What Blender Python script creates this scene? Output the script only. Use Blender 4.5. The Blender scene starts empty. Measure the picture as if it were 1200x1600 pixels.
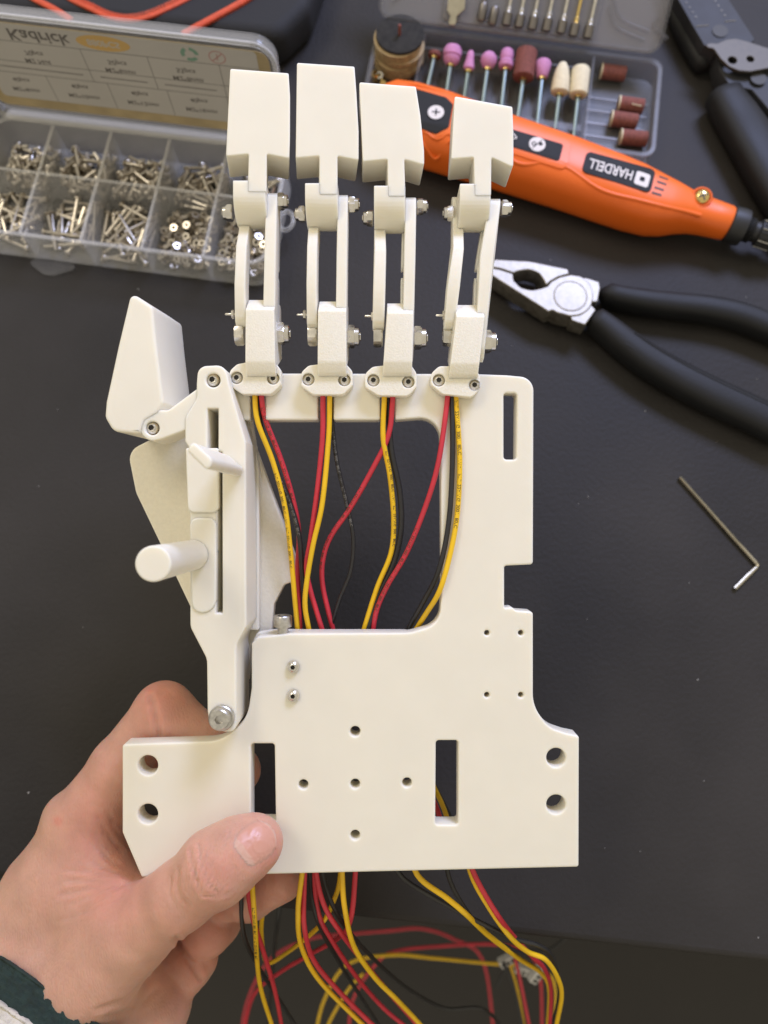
import bpy, bmesh, math, random
import numpy as np
from mathutils import Vector, Matrix, Euler
random.seed(7)
S = bpy.context.scene
COL = S.collection
# ------------------------------------------------------------------ camera
F = 26/36*1600            # focal length in photo pixels
TILT = math.radians(15); CAMH = 0.32
camd = bpy.data.cameras.new('camera'); cam = bpy.data.objects.new('camera', camd); COL.objects.link(cam)
camd.sensor_fit = 'VERTICAL'; camd.sensor_height = 36; camd.lens = 26
camd.clip_start = 0.01; camd.clip_end = 50
cam.location = (0, 0, CAMH); cam.rotation_euler = (TILT, 0, 0)
camd.dof.use_dof = True; camd.dof.focus_distance = 0.232; camd.dof.aperture_fstop = 10.0
S.camera = cam
# ------------------------------------------------------------------ ambient light and ceiling lamps
W = bpy.data.worlds.new('World'); S.world = W; W.use_nodes = True
bg = W.node_tree.nodes['Background']; bg.inputs[0].default_value = (1.0, 0.92, 0.76, 1); bg.inputs[1].default_value = 0.66
def area(name, loc, target, size, power, col):
    l = bpy.data.lights.new(name, 'AREA'); l.shape = 'RECTANGLE'; l.size = size[0]; l.size_y = size[1]; l.energy = power; l.color = col
    o = bpy.data.objects.new(name, l); COL.objects.link(o); o.location = loc
    o.rotation_euler = (Vector(target)-Vector(loc)).to_track_quat('-Z', 'Y').to_euler()
area('ceiling_lamp', (-0.85, 0.75, 1.7), (0, 0.1, 0), (0.7, 0.4), 9, (1.0, 0.90, 0.74))
area('desk_lamp', (0.42, 0.85, 0.85), (0, 0.05, 0.15), (0.45, 0.25), 8.5, (0.84, 0.97, 1.6))
S.view_settings.view_transform = 'Standard'; S.view_settings.look = 'None'; S.view_settings.gamma = 1; S.view_settings.exposure = 0.0
S.view_settings.use_curve_mapping = False
# ------------------------------------------------------------------ materials
def mat(name, col, rough=0.5, metal=0.0, noise=None, bump=None, sss=0, spec=0.5, coat=0, alpha=None):
    """noise=(scale, amount) colour variation; bump=(scale, strength, distance_mm) relief"""
    m = bpy.data.materials.new(name); m.use_nodes = True; nt = m.node_tree; b = nt.nodes['Principled BSDF']
    b.inputs['Base Color'].default_value = (*col, 1); b.inputs['Roughness'].default_value = rough; b.inputs['Metallic'].default_value = metal
    b.inputs['Specular IOR Level'].default_value = spec
    if coat: b.inputs['Coat Weight'].default_value = coat
    tc = nt.nodes.new('ShaderNodeTexCoord')
    if sss:
        b.inputs['Subsurface Weight'].default_value = 1.0; b.inputs['Subsurface Scale'].default_value = sss
        b.inputs['Subsurface Radius'].default_value = (1.0, .92, .8)
    if noise:
        n = nt.nodes.new('ShaderNodeTexNoise'); n.inputs['Scale'].default_value = noise[0]; n.inputs['Detail'].default_value = 5
        nt.links.new(tc.outputs['Object'], n.inputs['Vector'])
        r = nt.nodes.new('ShaderNodeMapRange'); r.inputs[1].default_value = .3; r.inputs[2].default_value = .7
        r.inputs[3].default_value = 1-noise[1]; r.inputs[4].default_value = 1+noise[1]
        nt.links.new(n.outputs[0], r.inputs[0])
        mx = nt.nodes.new('ShaderNodeVectorMath'); mx.operation = 'SCALE'; mx.inputs[0].default_value = col
        nt.links.new(r.outputs[0], mx.inputs['Scale']); nt.links.new(mx.outputs[0], b.inputs['Base Color'])
        rr = nt.nodes.new('ShaderNodeMapRange'); rr.inputs[3].default_value = max(0, rough-.08); rr.inputs[4].default_value = min(1, rough+.1)
        nt.links.new(n.outputs[0], rr.inputs[0]); nt.links.new(rr.outputs[0], b.inputs['Roughness'])
    if bump:
        n2 = nt.nodes.new('ShaderNodeTexNoise'); n2.inputs['Scale'].default_value = bump[0]; n2.inputs['Detail'].default_value = 4
        nt.links.new(tc.outputs['Object'], n2.inputs['Vector'])
        bp = nt.nodes.new('ShaderNodeBump'); bp.inputs['Strength'].default_value = bump[1]; bp.inputs['Distance'].default_value = bump[2]*.001
        nt.links.new(n2.outputs[0], bp.inputs['Height']); nt.links.new(bp.outputs[0], b.inputs['Normal'])
    if alpha is not None:
        tr = nt.nodes.new('ShaderNodeBsdfTransparent'); ms = nt.nodes.new('ShaderNodeMixShader'); ms.inputs[0].default_value = alpha
        nt.links.new(tr.outputs[0], ms.inputs[1]); nt.links.new(b.outputs[0], ms.inputs[2])
        nt.links.new(ms.outputs[0], nt.nodes['Material Output'].inputs['Surface'])
    return m
def add_layers(m, scale, strength, dist, axis='Y'):
    """printed layer lines: a fine wave relief across the part"""
    nt = m.node_tree; b = nt.nodes['Principled BSDF']; tc = nt.nodes.new('ShaderNodeTexCoord')
    w = nt.nodes.new('ShaderNodeTexWave'); w.bands_direction = axis; w.inputs['Scale'].default_value = scale
    w.inputs['Distortion'].default_value = 1.5; w.inputs['Detail'].default_value = 2; w.inputs['Detail Scale'].default_value = .2
    nt.links.new(tc.outputs['Object'], w.inputs['Vector'])
    bp = nt.nodes.new('ShaderNodeBump'); bp.inputs['Strength'].default_value = strength; bp.inputs['Distance'].default_value = dist*.001
    nt.links.new(w.outputs[0], bp.inputs['Height'])
    old = b.inputs['Normal'].links
    if old: nt.links.new(old[0].from_socket, bp.inputs['Normal'])
    nt.links.new(bp.outputs[0], b.inputs['Normal'])
M = {}
WH = (.825, .78, .655)
M['pla'] = mat('white_pla', WH, .40, noise=(70, .015), bump=(95, .10, .9), sss=.002); add_layers(M['pla'], 420, .035, .05, 'DIAGONAL')
M['pla_side'] = mat('white_pla_layered', WH, .40, noise=(90, .025), bump=(500, .15, .2), sss=.002); add_layers(M['pla_side'], 800, .18, .08, 'Z')
M['pla_rough'] = mat('white_pla_fuzzy', WH, .5, noise=(1500, .03), bump=(1700, .40, .30), sss=.0009)
M['pla_spark'] = mat('white_pla_coarse', WH, .36, noise=(900, .03), bump=(1200, .35, .35), sss=.0009)
M['steel'] = mat('bright_steel', (.70, .67, .61), .22, 1, noise=(400, .12))
M['steel_dull'] = mat('brushed_steel', (.58, .56, .52), .34, 1, noise=(900, .18))
M['hole_shade'] = mat('recess_shade', (.05, .047, .04), .6)  # dark colour standing in for the shade inside sockets, slots and openings
M['yellow'] = mat('yellow_insulation', (.86, .53, .012), .38, noise=(150, .06), bump=(600, .08, .3))
M['red'] = mat('red_insulation', (.60, .035, .055), .36, noise=(150, .10), bump=(600, .08, .3))
M['black'] = mat('black_insulation', (.022, .021, .02), .38, noise=(150, .2))
M['print_dark'] = mat('dark_ink', (.07, .045, .02), .6)
M['print_light'] = mat('pale_ink', (.20, .19, .17), .6)
# ------------------------------------------------------------------ mesh helpers (everything in millimetres)
def mesh(name, verts, faces, angle=35, smooth=True):
    me = bpy.data.meshes.new(name); me.from_pydata([(v[0]*.001, v[1]*.001, v[2]*.001) for v in verts], [], faces); me.update()
    if smooth:
        me.polygons.foreach_set('use_smooth', [True]*len(me.polygons))
        if angle: me.set_sharp_from_angle(angle=math.radians(angle))
    return me
def link(name, me, m=None, parent=None, loc=None, M4=None):
    o = bpy.data.objects.new(name, me); COL.objects.link(o)
    if m is not None and me is not None and not me.materials: me.materials.append(m)
    if parent is not None: o.parent = parent
    if M4 is not None: o.matrix_local = M4
    elif loc is not None: o.location = [c*.001 for c in loc]
    return o
def tag(o, label=None, cat=None, group=None, kind=None):
    if label: o['label'] = label
    if cat: o['category'] = cat
    if group: o['group'] = group
    if kind: o['kind'] = kind
    return o
def round_poly(pts, r, n=5):
    out = []; N = len(pts)
    for i in range(N):
        p = Vector(pts[i][:2]); a = Vector(pts[i-1][:2]); b = Vector(pts[(i+1) % N][:2])
        ri = pts[i][2] if len(pts[i]) > 2 else r
        da = (a-p); db = (b-p); la, lb = da.length, db.length
        if ri <= 0 or la < 1e-6 or lb < 1e-6: out.append(tuple(p)); continue
        da /= la; db /= lb
        ang = da.angle(db)
        if ang > 3.05 or ang < .05: out.append(tuple(p)); continue
        t = min(ri/math.tan(ang/2), la*.48, lb*.48); rr = t*math.tan(ang/2)
        c = p+(da+db).normalized()*(rr/math.sin(ang/2))
        s = p+da*t-c; e = p+db*t-c
        a0 = math.atan2(s.y, s.x); a1 = math.atan2(e.y, e.x); d = (a1-a0+math.pi) % (2*math.pi)-math.pi
        for k in range(n+1):
            q = a0+d*k/n; out.append((c.x+rr*math.cos(q), c.y+rr*math.sin(q)))
    return out
def circle(c, r, n=20): return [(c[0]+r*math.cos(2*math.pi*i/n), c[1]+r*math.sin(2*math.pi*i/n)) for i in range(n)]
def prism(outlines, z0, z1, bevel=.4, fn=None, name='prism', angle=30):
    """a plate with holes between heights z0 < z1, its edges rounded; fn maps (x,y,z) afterwards"""
    cu = bpy.data.curves.new('c', 'CURVE'); cu.dimensions = '2D'; cu.fill_mode = 'BOTH'
    bevel = min(bevel, (z1-z0)*.45)
    cu.extrude = ((z1-z0)/2-bevel); cu.bevel_depth = bevel; cu.offset = -bevel; cu.bevel_resolution = 2
    for ol in outlines:
        sp = cu.splines.new('POLY'); sp.points.add(len(ol)-1); sp.use_cyclic_u = True
        sp.points.foreach_set('co', [c for p in ol for c in (p[0], p[1], 0, 1)])
    ob = bpy.data.objects.new('t', cu); me = bpy.data.meshes.new_from_object(ob)
    zc = (z0+z1)/2
    bm = bmesh.new(); bm.from_mesh(me); bmesh.ops.remove_doubles(bm, verts=bm.verts, dist=1e-4)
    bmesh.ops.recalc_face_normals(bm, faces=bm.faces)
    sm = [abs(f.normal.z) < .98 for f in bm.faces]     # the two flat faces stay flat
    for v in bm.verts:
        p = (v.co.x, v.co.y, v.co.z+zc)
        if fn: p = fn(*p)
        v.co = Vector(p)*.001
    if fn: bmesh.ops.recalc_face_normals(bm, faces=bm.faces)
    bm.to_mesh(me); bm.free(); bpy.data.objects.remove(ob); bpy.data.curves.remove(cu)
    me.name = name; me.set_sharp_from_angle(angle=math.radians(angle)); me.polygons.foreach_set('use_smooth', sm)
    return me
def stadium(pts, w, n=6):
    """outline of a bar of half width w (number or list) round a polyline, with round ends"""
    P = [Vector(p) for p in pts]; ws = w if isinstance(w, (list, tuple)) else [w]*len(P)
    L, R = [], []
    for i, p in enumerate(P):
        d = ((P[min(i+1, len(P)-1)]-p).normalized() if i < len(P)-1 else Vector((0, 0)))+((p-P[i-1]).normalized() if i else Vector((0, 0)))
        d.normalize(); nn = Vector((-d.y, d.x)); L.append(p+nn*ws[i]); R.append(p-nn*ws[i])
    out = [tuple(p) for p in L]
    d = (P[-1]-P[-2]).normalized(); a = math.atan2(d.x, -d.y)
    a = math.atan2((L[-1]-P[-1]).y, (L[-1]-P[-1]).x)
    out += [(P[-1].x+ws[-1]*math.cos(a-math.pi*k/n), P[-1].y+ws[-1]*math.sin(a-math.pi*k/n)) for k in range(1, n)]
    out += [tuple(p) for p in reversed(R)]
    a = math.atan2((R[0]-P[0]).y, (R[0]-P[0]).x)
    out += [(P[0].x+ws[0]*math.cos(a-math.pi*k/n), P[0].y+ws[0]*math.sin(a-math.pi*k/n)) for k in range(1, n)]
    return out
def lathe(profile, segs=24, T=None, name='lathe', angle=40):
    """profile: (radius, height[, hex]) from bottom to top about local z; T = 4x4 in mm"""
    vs, fs = [], []
    for pr in profile:
        r, h = pr[0], pr[1]; hx = len(pr) > 2 and pr[2]
        for i in range(segs):
            a = 2*math.pi*i/segs
            k = math.cos(math.pi/6)/math.cos((a % (math.pi/3))-math.pi/6) if hx else 1
            v = Vector((r*k*math.cos(a), r*k*math.sin(a), h)); vs.append(T @ v if T else v)
    for j in range(len(profile)-1):
        for i in range(segs):
            i2 = (i+1) % segs; fs.append((j*segs+i, j*segs+i2, (j+1)*segs+i2, (j+1)*segs+i))
    fs.append(tuple(range(segs-1, -1, -1))); o = (len(profile)-1)*segs; fs.append(tuple(range(o, o+segs)))
    return mesh(name, vs, fs, angle)
def catmull(pts, step=1.5):
    P = [Vector(p) for p in pts]; out = []
    P = [P[0]*2-P[1]]+P+[P[-1]*2-P[-2]]
    for i in range(1, len(P)-2):
        p0, p1, p2, p3 = P[i-1:i+3]; n = max(2, int((p2-p1).length/step))
        for k in range(n):
            t = k/n
            out.append(.5*((2*p1)+(p2-p0)*t+(2*p0-5*p1+4*p2-p3)*t*t+(3*p1-p0-3*p2+p3)*t**3))
    out.append(P[-2]); return out
def frames(path):
    T = [(path[min(i+1, len(path)-1)]-path[max(i-1, 0)]).normalized() for i in range(len(path))]
    up = Vector((0, 0, 1)); N = []
    for t in T:
        n = (up-t*up.dot(t))
        if n.length < 1e-3: n = t.orthogonal()
        n.normalize(); N.append(n)
    for i in range(1, len(N)):
        if N[i].dot(N[i-1]) < 0: N[i] = -N[i]
    return T, N
def tube(path, r, segs=10, name='tube', cap=True):
    T, N = frames(path); vs, fs = [], []
    for i, (p, t, n) in enumerate(zip(path, T, N)):
        b = t.cross(n); ri = r[i] if isinstance(r, (list, tuple)) else r
        for k in range(segs):
            a = 2*math.pi*k/segs; vs.append(p+n*(ri*math.cos(a))+b*(ri*math.sin(a)))
    for i in range(len(path)-1):
        for k in range(segs):
            k2 = (k+1) % segs; fs.append((i*segs+k, i*segs+k2, (i+1)*segs+k2, (i+1)*segs+k))
    if cap: fs.append(tuple(range(segs-1, -1, -1))); o = (len(path)-1)*segs; fs.append(tuple(range(o, o+segs)))
    return mesh(name, vs, fs, 60)
def loft(rings, name='loft', angle=35, caps=True):
    n = len(rings[0]); vs = [v for r in rings for v in r]; fs = []
    for j in range(len(rings)-1):
        for i in range(n):
            i2 = (i+1) % n; fs.append((j*n+i, j*n+i2, (j+1)*n+i2, (j+1)*n+i))
    if caps: fs.append(tuple(range(n-1, -1, -1))); o = (len(rings)-1)*n; fs.append(tuple(range(o, o+n)))
    me = mesh(name, vs, fs, None)
    bm = bmesh.new(); bm.from_mesh(me); bmesh.ops.recalc_face_normals(bm, faces=bm.faces); bm.to_mesh(me); bm.free()
    me.polygons.foreach_set('use_smooth', [True]*len(me.polygons)); me.set_sharp_from_angle(angle=math.radians(angle)); return me
def text_mesh(s, size, bold=0, extrude=.02, fn=None, name='lettering', align='CENTER'):
    cu = bpy.data.curves.new('txt', 'FONT'); cu.body = s; cu.size = size; cu.extrude = extrude; cu.offset = bold; cu.align_x = align; cu.align_y = 'CENTER'
    cu.resolution_u = 3
    ob = bpy.data.objects.new('t', cu); me = bpy.data.meshes.new_from_object(ob); bpy.data.objects.remove(ob)
    for v in me.vertices:
        p = tuple(v.co)
        if fn: p = fn(*p)
        v.co = Vector(p)*.001
    me.name = name; return me
def axis_T(loc, direction):
    q = Vector(direction).to_track_quat('Z', 'Y'); return Matrix.Translation(Vector(loc)) @ q.to_matrix().to_4x4()
def mm4(T):   # a matrix in mm -> one in metres for matrix_local
    T = T.copy(); T.translation *= .001; return T
# ------------------------------------------------------------------ where things stand
Rc = Matrix.Rotation(TILT, 3, 'X'); C0 = Vector((0, 0, CAMH))
def ray(px, py): return Rc @ Vector(((px-600)/F, -(py-800)/F, -1))
def desk(px, py, z=0):
    """the point at height z (mm) above the desk seen at a photo pixel; metres"""
    d = ray(px, py); return C0+d*((z*.001-CAMH)/d.z)
class Frame:
    """a thing's own frame on the desk: origin at a, local x towards b, local z up (mm)"""
    def __init__(s, a, b, z=0, z0=0):
        A, B = desk(*a, z), desk(*b, z); s.rot = math.atan2(B.y-A.y, B.x-A.x); s.A = Vector((A.x, A.y, z0*.001))
        s.M = Matrix.Translation(s.A) @ Matrix.Rotation(s.rot, 4, 'Z'); s.inv = s.M.inverted()
    def at(s, px, py, z=0): p = s.inv @ desk(px, py, z); return Vector((p.x*1000, p.y*1000, z))
    def xy(s, px, py, z=0): p = s.at(px, py, z); return (p.x, p.y)
    def thing(s, name, label, cat, group=None):
        o = bpy.data.objects.new(name, None); COL.objects.link(o); o.matrix_world = s.M; o.empty_display_size = .01
        return tag(o, label, cat, group)
DP = 235.0                # the robotic hand's palm plate lies this far (mm) in front of the lens
HAND_M = Matrix.Translation(C0) @ Rc.to_4x4() @ Matrix.Translation((0, 0, -DP*.001))
def Q(px, py, z=0): d = DP-z; return Vector(((px-600)*d/F, -(py-800)*d/F, z))
def Q2(px, py, z=0): return tuple(Q(px, py, z)[:2])
# ================================================================== DESK AND FLOOR
M['desk'] = mat('black_leatherette', (.030, .0268, .0242), .58, noise=(9, .34), bump=(520, .7, .35), spec=.22)
M['floor'] = mat('dark_floor', (.025, .021, .017), .6, noise=(3, .25), bump=(60, .2, .5))
e0, e1 = desk(437, 1421), desk(1200, 1505)
ed = (e1-e0).normalized(); nrm = Vector((-ed.y, ed.x, 0))     # edge direction, and towards the back
cA = e0-ed*1.2; cB = e1+ed*1.2
deskp = [(p.x*1000, p.y*1000) for p in (cA, cB, cB+nrm*1.5, cA+nrm*1.5)]
desk_o = link('desk', prism([round_poly(deskp, 8)], -30, 0, 3), M['desk'])
tag(desk_o, 'black leather-textured desktop with the tools laid out on it', 'desk')
fl = link('floor', mesh('floor', [(-4000, -4000, -720), (4000, -4000, -720), (4000, 4000, -720), (-4000, 4000, -720)], [(0, 1, 2, 3)], None, False), M['floor'])
tag(fl, kind='structure')
# ================================================================== BACKGROUND TOOLS
def clear(name, col, a0, a1, rough=.18):
    m = bpy.data.materials.new(name); m.use_nodes = True; nt = m.node_tree; b = nt.nodes['Principled BSDF']
    b.inputs['Base Color'].default_value = (*col, 1); b.inputs['Roughness'].default_value = rough; b.inputs['Specular IOR Level'].default_value = .6
    lw = nt.nodes.new('ShaderNodeLayerWeight'); lw.inputs[0].default_value = .35
    mr = nt.nodes.new('ShaderNodeMapRange'); mr.inputs[3].default_value = a0; mr.inputs[4].default_value = a1
    nt.links.new(lw.outputs['Facing'], mr.inputs[0])
    tr = nt.nodes.new('ShaderNodeBsdfTransparent'); ms = nt.nodes.new('ShaderNodeMixShader')
    nt.links.new(mr.outputs[0], ms.inputs[0]); nt.links.new(tr.outputs[0], ms.inputs[1]); nt.links.new(b.outputs[0], ms.inputs[2])
    nt.links.new(ms.outputs[0], nt.nodes['Material Output'].inputs['Surface'])
    n = nt.nodes.new('ShaderNodeTexNoise'); n.inputs['Scale'].default_value = 60; tc = nt.nodes.new('ShaderNodeTexCoord'); nt.links.new(tc.outputs['Object'], n.inputs['Vector'])
    bp = nt.nodes.new('ShaderNodeBump'); bp.inputs['Strength'].default_value = .25; bp.inputs['Distance'].default_value = .001
    nt.links.new(n.outputs[0], bp.inputs['Height']); nt.links.new(bp.outputs[0], b.inputs['Normal'])
    return m
M['clear'] = clear('clear_plastic', (.72, .71, .68), .045, .5, .10)
M['clear_rim'] = clear('clear_plastic_rim', (.80, .79, .76), .13, .65, .10)
M['frost'] = clear('frosted_plastic', (.23, .225, .22), .12, .46, .3)
M['frost_lid'] = clear('frosted_lid_plastic', (.30, .29, .29), .42, .75, .28)
M['paper'] = mat('label_paper', (.52, .49, .44), .6, noise=(30, .04))
M['gold'] = mat('yellowed_label_edge', (.44, .34, .18), .5, noise=(90, .15))
M['ink'] = mat('grey_ink', (.16, .145, .13), .7)
M['ink_y'] = mat('yellow_print', (.62, .40, .14), .7); M['ink_g'] = mat('green_print', (.20, .34, .25), .7); M['ink_r'] = mat('red_print', (.48, .28, .25), .7)
M['screw'] = mat('nickel_screw', (.60, .55, .47), .3, 1, noise=(500, .15))
# ---------------------------------------------------------------- screw box
B = Frame((0, 393), (370, 440))
sbox = B.thing('screw_box', 'open clear plastic compartment box full of small screws and nuts, its labelled lid leaning back', 'screw box')
X0, X1, Y0, Y1, BH = -10.0, 136.6, -1.5, 62.5, 20.0
cols = [19.2-29.2+29.2*i for i in range(6)]; cols[0] = X0+.8; cols[5] = X1-.8; ymid = 33.5
def rect(x0, y0, x1, y1, r): return round_poly([(x0, y0), (x1, y0), (x1, y1), (x0, y1)], r, 6)
tray = link('tray', prism([rect(X0, Y0, X1, Y1, 9)], .2, 1.2, .2), M['clear'], sbox)
link('side_wall', prism([rect(X0, Y0, X1, Y1, 9), rect(X0+1.2, Y0+1.2, X1-1.2, Y1-1.2, 8)], 1.2, BH-1.2, .1), M['clear'], tray)
link('rim', prism([rect(X0-.5, Y0-.5, X1+.5, Y1+.5, 9.5), rect(X0+1.3, Y0+1.3, X1-1.3, Y1-1.3, 8)], BH-1.3, BH, .3), M['clear_rim'], tray)
link('ledge', prism([rect(X0+4, Y1+.6, X1-4, Y1+5.5, 2)], BH-3, BH-1.8, .3), M['clear_rim'], tray)
def wall(x0, y0, x1, y1, z0, z1): return mesh('divider', [(x0, y0, z0), (x1, y0, z0), (x1, y1, z0), (x0, y1, z0), (x0, y0, z1), (x1, y0, z1), (x1, y1, z1), (x0, y1, z1)], [(3, 2, 1, 0), (4, 5, 6, 7), (0, 1, 5, 4), (1, 2, 6, 5), (2, 3, 7, 6), (3, 0, 4, 7)], 30)
M['divider'] = clear('divider_plastic', (.60, .59, .57), .13, .5, .2)
for c in cols[1:5]:
    for y0, y1 in ((Y0+1.3, ymid-.5), (ymid+.5, Y1-1.3)):
        d = link('divider', wall(c-.45, y0, c+.45, y1, 1.25, BH-1.6), M['divider'], sbox)
        link('top_edge', wall(c-.6, y0, c+.6, y1, BH-1.58, BH-.9), M['clear_rim'], d)
d = link('divider', wall(X0+1.3, ymid-.45, X1-1.3, ymid+.45, 1.25, BH-1.6), M['divider'], sbox)
link('top_edge', wall(X0+1.3, ymid-.6, X1-1.3, ymid+.6, BH-1.58, BH-.9), M['clear_rim'], d)
link('hang_tab', prism([round_poly([(12, -2.2), (46, -2.2), (30, -10), (25, -10)], 2)], .3, 1.3, .2), M['frost'], sbox)
lc = B.at(446, 341, 12)
ring = [[(lc.x+(3.6+1.1*math.cos(b))*math.cos(a), lc.y+(5.2+1.1*math.cos(b))*math.sin(a), 10+1.1*math.sin(b)) for b in [2*math.pi*k/8 for k in range(8)]] for a in [2*math.pi*k/20 for k in range(21)]]
link('latch_ring', loft(ring, 'latch_ring', 60), M['clear_rim'], sbox)
link('latch', prism([rect(X1+.6, lc.y-2, lc.x-3.2, lc.y+14, 1.5)], 9.2, 10.6, .3), M['frost'], sbox)
# lid: built flat (x along, y away from the hinge, z out of the panel towards the viewer) and then swung up
PHI = math.radians(1)
HY, HZ = Y1+5.5, BH-1.5
def lidfn(x, y, z): return (x, HY+y*math.sin(PHI)-z*math.cos(PHI), HZ+y*math.cos(PHI)+z*math.sin(PHI))
LD = 58.5
lid = link('lid', prism([rect(X0, 1, X1, LD, 9)], 0, 1.0, .2, lidfn), M['clear'], sbox)
link('lid_wall', prism([rect(X0, 1, X1, LD, 9), rect(X0+1.1, 2.1, X1-1.1, LD-1.1, 8)], 1.0, 5, .1, lidfn), M['clear'], lid)
link('lid_rim', prism([rect(X0-.7, .3, X1+.7, LD+.7, 9.5), rect(X0+1.2, 2.2, X1-1.2, LD-1.2, 8)], 5, 6.4, .3, lidfn), M['clear_rim'], lid)
link('lid_rim', prism([rect(X0-.4, LD-3.2, X1-10, LD-1.4, .6)], 3.0, 4.2, .3, lidfn), M['clear_rim'], lid)
link('label_backing', prism([rect(X0+3, 4.5, X1-4, 50.8, 5)], 1.05, 1.25, .05, lidfn), M['gold'], lid)
sheet = link('label_sheet', prism([rect(X0+8, 10, X1-9, 50.5, 2)], 1.3, 1.45, .03, lidfn), M['paper'], lid)
def ly(y): return 10+(y-12.5)*.86
def lline(x0, y0, x1, y1, w=.28, m='ink'):
    a = Vector((x0, ly(y0))); b = Vector((x1, ly(y1))); n = Vector((-(b-a).y, (b-a).x)).normalized()*w/2
    link('printed_line', mesh('printed_line', [lidfn(p.x, p.y, 1.47) for p in (a-n, b-n, b+n, a+n)], [(0, 1, 2, 3)], None, False), M[m], sheet)
def ltext(s, x, y, size, m='ink', bold=.0, sx=1): link('printed_text', text_mesh(s, size, bold, .0, lambda a, b, c: lidfn(x+a*sx, ly(y)-b*.9, 1.50)), M[m], sheet)
xl, xr = X0+8, X1-9
for y in (49.5, 37, 24.5): lline(xl, y, xr, y) if y != 24.5 else None
lline(xl, 29.5, xr, 29.5)
for x in (xl+50, xl+80, xl+112): lline(x, 49.5, x, 29.5)
for x in (xl+27, xl+56, xl+84, xl+112): lline(x, 29.5, x, 12.5)
ltext('Kadrick', xl+33, 54.0, 8.8, bold=.16)
ov = [(xl+62+12*math.cos(t*.2618), 54.4+4.4*math.sin(t*.2618)) for t in range(24)]
link('printed_oval', mesh('printed_oval', [lidfn(x, ly(y), 1.48) for x, y in ov], [tuple(range(24))], None, False), M['ink_y'], sheet)
ltext('880PCS', xl+62, 54.4, 4.6, 'paper', .1)
for k in range(3):   # recycling arrows
    a0 = k*2.094
    pts = [(xl+100+4*math.cos(a0+t*.25)*(1 if s else .6), 54+4*math.sin(a0+t*.25)*(1 if s else .6)) for s in (1,) for t in range(7)]+[(xl+100+4*.55*math.cos(a0+t*.25), 54+4*.55*math.sin(a0+t*.25)) for t in range(6, -1, -1)]
    link('printed_arrow', mesh('printed_arrow', [lidfn(x, ly(y), 1.48) for x, y in pts], [tuple(range(14))], None, False), M['ink_g'], sheet)
rg = [(xl+112+3.8*math.cos(t*.3142), 54+3.8*math.sin(t*.3142)) for t in range(20)]; ri = [(xl+112+3.2*math.cos(t*.3142), 54+3.2*math.sin(t*.3142)) for t in range(20)]
link('printed_ring', mesh('printed_ring', [lidfn(x, ly(y), 1.48) for x, y in rg+ri], [(t, (t+1) % 20, 20+(t+1) % 20, 20+t) for t in range(20)], None, False), M['ink_r'], sheet)
lline(xl+109.5, 51.5, xl+114.5, 56.5, .6, 'ink_r'); lline(xl+112, 52, xl+112, 56, .5, 'ink_r')
for s, x, y in (('70pcs', xl+27, 43.5), ('M2 Nut', xl+27, 38.5), ('50pcs', xl+65, 43.5), ('M2*6mm', xl+65, 38.5), ('55pcs', xl+96, 43.5), ('M2*8mm', xl+96, 38.5)): ltext(s, x, y, 3.8, bold=.05)
for j, s in enumerate(('M2*4mm', 'M2*10mm', 'M2*12mm', 'M2*16mm', 'M2*20mm')):
    x = xl+(13.5, 41.5, 70, 98, 120)[j]; ltext('40pcs', x, 25, 3.6, bold=.05); ltext(s, x, 18.5, 3.6, bold=.05)
for x0, x1 in ((6, 46), (54, 76), (84, 108)): lline(xl+x0, 34, xl+x1, 34, .9, 'gold') if 0 else lline(xl+x0, 33.2, xl+x1, 33.2, .5)
# --- heaps of screws and nuts: dropped one after another on a height map
def fast_screw(L):
    pr = [(.2, -L), (.86, -L+.4), (.86, 0), (1.8, 0), (1.8, .55), (1.4, 1.1), (.6, 1.25), (.4, .7)]
    me = lathe(pr, 8, Matrix.Rotation(-math.pi/2, 4, 'Y') @ Matrix.Translation((0, 0, L/2)), 'screw', 40); me.materials.append(M['screw']); return me
def fast_nut():
    R, r, h = 2.05, .95, 1.4; n = 6
    vs = [(R*math.cos(a), R*math.sin(a), z) for z in (-h/2, h/2) for a in [math.pi/3*k for k in range(6)]]+[(r*math.cos(a), r*math.sin(a), z) for z in (-h/2, h/2) for a in [math.pi/3*k for k in range(6)]]
    fs = []
    for k in range(6):
        k2 = (k+1) % 6
        fs += [(k, k2, 6+k2, 6+k), (12+k, 18+k, 18+k2, 12+k2), (6+k, 6+k2, 18+k2, 18+k), (k, 12+k, 12+k2, k2)]
    me = mesh('nut', vs, fs, 30); me.materials.append(M['screw']); return me
rng = random.Random(11)
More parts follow.
